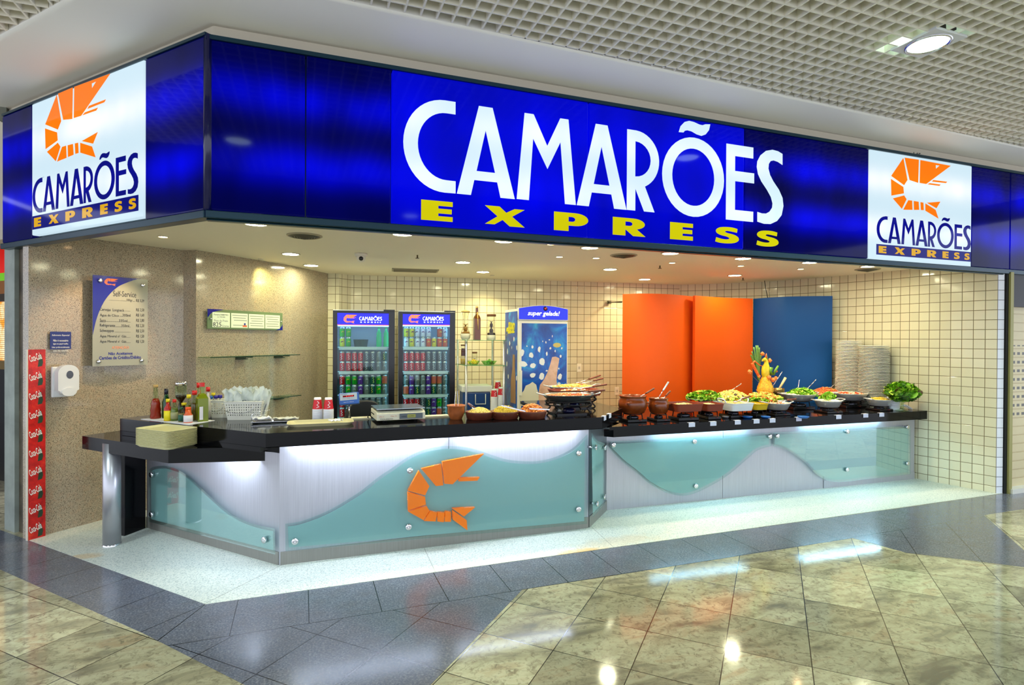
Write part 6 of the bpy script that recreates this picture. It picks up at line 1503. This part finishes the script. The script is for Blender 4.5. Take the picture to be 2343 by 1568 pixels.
mound('pasta_salad', 'yellow pasta heaped in the pan at the right end', 'food', (c[0], c[1], c[2]+h*.6), rx*.86, .11, .045, [('shred', .02, PAS, 3), ('stick', .012, CHS_, 1)], 220)
# second row
c, rx, h = dish_at(1784, 1868, 918, 4.98, 'serving_pan', 'large oval steel pan of green salad behind the front row', 'oval', PANS, .17, 15, True, 'the large green salad pan')
mound('corn_salad', 'green lettuce and corn heaped in the large oval pan', 'food', (c[0]+.06, c[1], c[2]+h*.7), rx*.78, .15, .075, [('leaf', .022, LET, 3), ('leaf', .02, LET3, 2), ('ball', .009, FAR, 2)], 420)
mound('cream_sauce', 'white sauce heaped at the left of the large oval pan', 'food', (c[0]-rx*.55, c[1]-.03, c[2]+h*.8), rx*.36, .09, .02, [('ball', .012, MAYO, 1)], 60)
c, rx, h = dish_at(1903, 1985, 916, 4.93, 'serving_pan', 'large oval steel pan of mixed salad in the second row at the right', 'oval', PANS, .17, 15, True, 'the mixed salad pan')
mound('tomato_salad', 'tomato and crab salad in the second row pan at the right', 'food', (c[0], c[1], c[2]+h*.7), rx*.88, .14, .03, [('stick', .016, MAYO, 2), ('stick', .016, CAR, 2), ('slice', .016, TOM, .7)], 220)
# salads on platters
def platter(px0, px1, py, Y, ry, label, rim=True, zadd=0.0):
    c = bf((px0+px1)/2, py, Y); d = dep(c); rx = (px1-px0)/2*d/F
    z = c.z; c.x, cy = bk(c, ry*.4)
    t = thing('salad_platter', label, 'platter', (c.x, cy, z), radians(-3))
    MB().lathe([(.8, 0), (1, .012), (1, .016), (.78, .006)], 40, sx=rx, sy=ry, cap=False).lathe([(0, .003), (.8, .003)], 30, sx=rx, sy=ry).build('dish', PANS, t)
    MB().cyl((0, 0, -(z-ZBf)), .07, z-ZBf, 20).build('pedestal', mat('base_black'), t)
    return (c.x, cy, z), rx
GREEN = [('leaf', .022, LET, 3), ('leaf', .024, LET3, 1.5), ('leaf', .02, LET2, .6)]
def ringed(c, rx, ry, label):
    mb = MB()
    for k in range(230):
        a_ = random.uniform(0, 2*pi); r = random.uniform(.86, 1.04); piece(mb, 'leaf', Vector((c[0]+r*cos(a_)*rx, c[1]+r*sin(a_)*ry, c[2]+random.uniform(.012, .045))), random.uniform(.018, .03), random.choice([0, 0, 1]))
    tag(mb.build('lettuce_edge', [LET, LET3]), label, 'lettuce', kind='stuff')
c, rx = platter(1570, 1656, 916, 5.02, .17, 'platter of lettuce, carrot and tomato left of the fruit salad')
mound('carrot_salad', 'lettuce with shredded carrot and tomato on the left platter', 'food', (c[0], c[1], c[2]+.01), rx*.95, .18, .075, GREEN+[('shred', .02, CAR, 1.5), ('slice', .012, TOM, .5)], 420); ringed(c, rx*.9, .16, 'curly lettuce around the left salad platter')
c, rx = platter(1632, 1716, 921, 4.92, .17, 'platter of mixed fruit cubes on lettuce in the centre')
mound('fruit_salad', 'cubed apple, grape and dried fruit heaped on the centre platter', 'food', (c[0], c[1], c[2]+.01), rx*.98, .18, .105, [('cube', .024, APP, 4), ('ball', .022, GRP, 1), ('cube', .02, DRK, 1), ('ball', .016, TOM, .6), ('cube', .022, F_('mango', (236, 170, 60)), 1.5)], 420); ringed(c, rx*.93, .165, 'curly lettuce around the centre fruit platter')
c, rx = platter(1700, 1790, 921, 4.94, .18, 'platter of shredded carrot and apple slices under the fruit sculpture')
mound('shredded_salad', 'shredded carrot and pale apple slices on the platter under the sculpture', 'food', (c[0], c[1], c[2]+.01), rx*1.0, .19, .09, [('shred', .024, CAR, 3), ('slice', .02, APP, 2), ('slice', .018, LET3, 1.2)], 480); ringed(c, rx*.95, .175, 'curly lettuce around the carrot platter under the sculpture')
c, rx = platter(1862, 1918, 905, 5.28, .15, 'platter of shredded vegetables in the back row')
mound('slaw', 'orange and white slaw heaped on the back row platter', 'food', (c[0], c[1], c[2]), rx*1.1, .16, .09, [('shred', .024, RED, 3), ('shred', .02, APP, 2)], 420)
c, rx = platter(1912, 1962, 905, 5.24, .13, 'platter of green leaves in the back row beside the plates')
mound('green_salad', 'green leaf salad heaped in the back row beside the plates', 'food', (c[0], c[1], c[2]), rx*.92, .12, .09, GREEN, 320)
c = bf(1895, 918, 4.84); mound('lettuce', 'bunch of curly lettuce between the two steel pans', 'food', (c.x, c.y, c.z-.005), .095, .07, .09, GREEN, 260)
# sauce pot with wooden spoon
c = bf(1781, 903, 5.30); d = dep(c); r = 13*d/F; t = thing('sauce_pot', 'steel pot of mayonnaise with a thick wooden spoon behind the salads', 'pot', c); MB().lathe([(r*.8, 0), (r, .02), (r, .075), (r*.95, .075), (r*.9, .03)], 28, cap=False).lathe([(0, .05), (r*.93, .05)], 20).build('body', mat('pot_olive', (120, 104, 60), .25, .7), t); MB().cyl((0, 0, -(c.z-ZBf)), r*.6, c.z-ZBf, 16).build('pedestal', mat('base_black'), t)
t = thing('wooden_spoon', 'thick pale wooden spoon leaning in the steel mayonnaise pot', 'spoon', (c.x, c.y, c.z+.05), radians(-5)); MB().tube([(0, 0, 0), (.05, 0, .075), (.10, 0, .15)], .012, 8, r2=.015).build('handle', mat('pale_wood', (214, 186, 136), .5), t)
for (px, py, Y, a_, tl_, L, l) in ((1674, 893, 5.0, 5, 25, .16, 'in the fruit salad'), (1768, 884, 5.1, 3, 48, .22, 'beside the fruit sculpture'), (1825, 893, 5.05, 0, 78, .12, 'standing in the green corn salad'), (1848, 889, 5.1, 5, 35, .18, 'leaning right out of the green corn salad'), (1902, 886, 5.25, 5, 28, .18, 'in the back row slaw')):
    p = bf(px, py, Y); ladle((p.x, p.y, p.z), radians(a_), radians(tl_), L, 'thin steel serving spoon '+l, CHROME, 'spoon', .004)
# sauce glass
c = bf(1979, 899, 5.0); d = dep(c); r = 12.5*d/F; t = thing('sauce_glass', 'clear glass jar of amber sauce with a dark spoon beside the plates', 'jar', c); MB().lathe([(r*.8, 0), (r, .02), (r*.95, .08)], 24, cap=False).build('glass', GLB, t); MB().lathe([(r*.75, .003), (r*.93, .02), (r*.9, .05), (0, .05)], 20).build('sauce', mat('amber_sauce', (196, 110, 30), .2), t); MB().cyl((0, 0, -(c.z-ZBf)), r*.9, c.z-ZBf-.001, 16).build('pedestal', mat('base_black'), t)
t = thing('serving_spoon', 'dark thin spoon leaning in the amber sauce jar', 'spoon', (c.x, c.y, c.z+.03), radians(-4)); MB().tube([(0, 0, 0), (.05, 0, .13)], .005, 7).build('handle', mat('handle_dark', (60, 50, 30), .4), t)
# fruit and vegetable sculpture
SY = 5.12; sp = lambda px, py: hy(1560+px/7.81, 760+py/7.81, SY)
b0 = sp(1490, 1060); sc_ = dep(b0)/F/7.81
t = thing('fruit_sculpture', 'carved fruit and vegetable bird with leek leaves and carrot flowers on an orange pineapple base', 'sculpture', b0)
L_ = lambda px, py, dy=0: (sp(px, py).x-b0.x, dy, sp(px, py).z-b0.z)
PIN = mat('pineapple', (232, 166, 40), .5, 0, .3, 60); YLW = mat('melon_yellow', (232, 204, 40), .4, 0, .12, 30)
rb = 138*sc_
mb = MB().lathe([(rb*.9, -.02), (rb, .01), (rb*.95, .05), (rb*.72, .10), (rb*.45, .16), (rb*.3, .18)], 24)
for k in range(160):
    a_ = random.uniform(0, 6.28); z = random.uniform(0, .15); r = rb*(1.0-.62*(z/.16)**1.2); piece(mb, 'stick', Vector((r*cos(a_), r*sin(a_), z)), .012, 0)
mb.build('pineapple_base', PIN, t)
mb = MB(); pth = [L_(1500, 830), L_(1495, 760), L_(1500, 680), L_(1500, 620), L_(1510, 560), L_(1505, 510), L_(1480, 490), L_(1440, 500), L_(1432, 525)]; rad = [.035, .05, .052, .045, .026, .025, .024, .014, .004]
n = 12; prev = None
for k, (p, r) in enumerate(zip(pth, rad)):
    for i in range(n):
        a_ = 2*pi*i/n
        if k < 6: mb.v.append(Vector((p[0]+r*cos(a_), r*.8*sin(a_), p[2])))
        else: mb.v.append(Vector((p[0]+r*.2*cos(a_), r*.8*sin(a_), p[2]+r*cos(a_))))
for k in range(len(pth)-1):
    for i in range(n): j = (i+1) % n; mb.f.append([k*n+i, k*n+j, (k+1)*n+j, (k+1)*n+i]); mb.m.append(0); mb.s.append(True)
mb.build('carved_bird', YLW, t); MB().ball(L_(1520, 495, -.022), .006, 8).build('eye', mat('eye_dark', (20, 14, 10), .3), t)
LK = mat('leek_green', (96, 140, 60), .45, 0, .2, 40)
for k, (pxs) in enumerate((((1400, 900), (1360, 640), (1300, 270)), ((1400, 880), (1380, 600), (1345, 240)), ((1405, 880), (1400, 560), (1380, 240)), ((1410, 880), (1410, 560), (1412, 280)), ((1395, 860), (1330, 560), (1262, 410)), ((1395, 860), (1350, 560), (1290, 350)), ((1420, 780), (1440, 500), (1470, 380)), ((1560, 640), (1570, 500), (1560, 410)), ((1565, 640), (1600, 520), (1625, 470)))):
    a_, b_, c_ = [Vector(L_(*q, .01+.004*k)) for q in pxs]; ps = smooth([tuple(a_), tuple(b_), tuple(c_)], 4); mb = MB()
    for i, p in enumerate(ps):
        w = .013*(1.15-abs(i/len(ps)-.55)*1.3); mb.v += [Vector((p[0]-w, p[1], p[2])), Vector((p[0], p[1]-.004, p[2])), Vector((p[0]+w, p[1], p[2]))]
    for i in range(len(ps)-1):
        for j in range(2): mb.f.append([i*3+j, i*3+j+1, i*3+3+j+1, i*3+3+j]); mb.m.append(0); mb.s.append(True)
    o = mb.build('leek_leaf', LK, t); s_ = o.modifiers.new('solid', 'SOLIDIFY'); s_.thickness = .002
CF = mat('carrot_flower', (240, 130, 60), .5, 0, .2, 60)
for (px, py, r, dy) in ((1418, 390, 40, -.02), (1572, 510, 40, .0), (1187, 708, 42, -.02), (1680, 698, 33, 0), (1500, 810, 42, -.05), (1575, 850, 45, -.05), (1610, 815, 33, -.06), (1337, 790, 28, -.04)):
    q = L_(px, py, dy); mb = MB(); mb.ball(q, r*sc_*.8, 10)
    for k in range(14): a_ = random.uniform(0, 6.28); b_ = random.uniform(-1.3, 1.3); mb.ball((q[0]+r*sc_*.6*cos(a_)*cos(b_), q[1]+r*sc_*.6*sin(a_)*cos(b_), q[2]+r*sc_*.6*sin(b_)), r*sc_*.42, 6)
    mb.build('carrot_flower', CF, t)
for a_, b_ in (((1187, 708), (1380, 900)), ((1680, 698), (1590, 800))): MB().tube([L_(*a_), L_(*b_)], .0015, 5).build('skewer', mat('skewer', (120, 110, 90), .5), t)
mb = MB()
for k in range(17):
    f = k/16; mb.ball(L_(1225+f*115, 570+f*215, -.03), (30-5*f)*sc_*(1.0 if k % 2 else .9), 8, 0, 1.1, 1, .8)
mb.build('carved_carrot', mat('carrot_body', (240, 100, 30), .45), t)
MB().tube([L_(1240, 560, -.03), L_(1265, 520, -.03), L_(1300, 545, -.03), L_(1350, 590, -.03), L_(1400, 605, -.03)], .012, 8, r2=.003).build('carrot_tip', mat('carrot_body'), t)
MB().tube([L_(1500, 470), L_(1512, 380)], .014, 8, r2=.003).build('carrot_crest', mat('carrot_body'), t)
CUK = mat('cucumber', (90, 140, 30), .4, 0, .35, 120)
for q in ([(1560, 630), (1545, 700), (1570, 760)], [(1600, 760), (1640, 680), (1685, 605)]): MB().tube([L_(*p, -.03) for p in q], .024 if q[0][0] == 1560 else .014, 10, r2=.016 if q[0][0] == 1560 else .012).build('carved_cucumber', CUK, t)
# plates
def plate_stack(px, py0, py1, Y, w, label, n):
    c = bf(px, py1, Y); d = dep(c); r = w/2*d/F; zt = bf(px, py0, Y).z; pitch = (zt-ZBf-.02)/n; first = None
    for k in range(n):
        if first is None: first = o = MB().lathe([(r*.55, 0), (r*.6, .003), (r*.96, .0065), (r, .0080), (r, .0140), (r*.96, .0136), (r*.6, .006), (0, .005)], 36).build('dinner_plate', mat('plate_white', (240, 238, 224), .25))
        else: o = bpy.data.objects.new('dinner_plate', first.data); COL.objects.link(o)
        o.location = (c.x+random.uniform(-.003, .003), Y+random.uniform(-.003, .003), ZBf+k*pitch); tag(o, ('topmost white plate of ' if k == n-1 else 'white dinner plate within ')+label, 'plate', 'plates of '+label)
plate_stack(1941.5, 776, 903, 5.20, 53, 'the taller left plate stack', 44)
plate_stack(1998.5, 787, 905, 4.93, 61, 'the shorter right plate stack', 42)
# ramekins
c = hz(2050, 939, ZBf); r = 14*dep(c)/F
for k in range(5):
    o = MB().lathe([(r*.7, 0), (r*.85, .004), (r*.92, .038), (r*.88, .038), (r*.8, .006), (0, .005)], 24).build('ramekin', WHT, loc=(c.x, c.y+.03, ZBf+.006+k*.020)); tag(o, 'white china ramekin, %s from the bottom of the stack at the buffet end' % ORD[k], 'bowl', 'stacked ramekins')
o = MB().lathe([(r*1.0, 0), (r*1.4, .004), (r*1.4, .006), (0, .006)], 28).build('saucer', WHT, loc=(c.x+.0, c.y+.03, ZBf)); tag(o, 'white saucer under the ramekin stack', 'saucer')
t = thing('serving_tongs', 'white plastic tongs lying at the buffet end beside the ramekins', 'tongs', hz(2078, 938, ZBf)); MB().tube(smooth([(-.05, .03, .05), (-.01, .02, .052), (.02, 0, .03), (.04, -.02, .006)], 4), .007, 7).build('arm', WHT, t); MB().tube(smooth([(-.05, .05, .04), (-.01, .04, .042), (.02, .02, .02), (.04, 0, .006)], 4), .006, 7).build('arm', WHT, t)
# lettuce bowl on stem
c = hz(2064, 941, ZBf); d = dep(c); r = 37*d/F; zb = ZBf+.10
t = thing('glass_bowl', 'stemmed glass bowl heaped with lettuce at the right end of the buffet', 'bowl', c)
MB().lathe([(.07, 0), (.068, .006), (.02, .015), (.015, .09), (.03, .10)], 24).build('stem', GLB, t)
MB().lathe([(.03, .10), (r*.6, .13), (r*.95, .19), (r*.98, .23)], 30, cap=False).build('glass', GLB, t)
mound('lettuce_leaves', 'green and dark lettuce leaves heaped in the stemmed glass bowl', 'food', (c.x, c.y, ZBf+.185), r*.98, r*.9, .13, [('leaf', .034, LET, 3), ('leaf', .034, LET3, 1.6), ('leaf', .034, LET2, 1.5), ('leaf', .03, F_('red_lettuce', (80, 56, 30)), .7)], 200)
mb = MB()
for k in range(150):
    a_ = random.uniform(0, 6.28); b_ = random.uniform(.1, 1); piece(mb, 'leaf', Vector((c.x+r*.86*sqrt(b_)*cos(a_), c.y+r*.8*sqrt(b_)*sin(a_), ZBf+.115+.075*b_)), .024, random.choice([0, 1]))
tag(mb.build('lettuce_leaves', [LET, LET2]), 'lettuce leaves seen through the lower glass of the stemmed bowl', 'food', kind='stuff')
# price tags
TAGM = mat('tag_white', (206, 208, 232), .5)
for k, (px, py) in enumerate(((1583, 970), (1632, 967.5), (1688, 965), (1731, 963), (1767.6, 962), (1827.8, 959), (1919, 954.5), (1980.7, 950.7), (2017.4, 949.3))):
    Yt = 4.535-(hy(px, py, 4.5).x-2.62)*.0208-.004; p = hy(px, py, Yt); p.z = min(max(p.z, ZBf-.035), ZBf-.018)
    o = MB().cb((0, -.001, 0), (.072, .002, .040)).cb((0, .012, .020), (.072, .028, .0015)).build('price_tag', TAGM, loc=(p.x, p.y, p.z), rz=radians(-1.2)); o.location.z = ZBf-.0185+.0; o.data.transform(Matrix.Identity(4))
    tag(o, 'blank white tag on the buffet edge, %s from the left' % ORD[k], 'tag', 'white tags on the buffet edge')
for k, f in enumerate((.10, .34)):
    p = Vector(Cc).lerp(Vector(Dd), f); o = MB().cb((0, -.001, 0), (.07, .002, .036)).cb((0, .012, .0185), (.07, .028, .0015)).build('price_tag', TAGM, loc=(p.x+.0025, p.y-.0025, ZM-.0165), rz=radians(45)); tag(o, 'blank white tag on the slanted end of the front worktop, '+('nearer' if not k else 'farther')+' one', 'tag', 'white tags on the slanted worktop edge')
# small things between the burners
for k, (px, w, l) in enumerate(((1710, .05, 'blue'), (1752, .045, 'blue'), (1838, .055, 'blue'), (1660, .035, 'grey'))):
    c = hz(px, 957, ZBf); o = MB().lathe([(w*.7, 0), (w, .012), (w, .02), (w*.6, .022), (0, .022)], 16).build('burner_cap', mat('cap_'+l, (40, 110, 150) if l == 'blue' else (110, 110, 120), .3, .3), loc=(c.x, c.y, ZBf)); tag(o, '%s round metal fuel cap lying on the buffet top, %s from the left' % (l, ORD[[1, 2, 3, 0][k]]), 'cap', 'fuel caps between the burners')
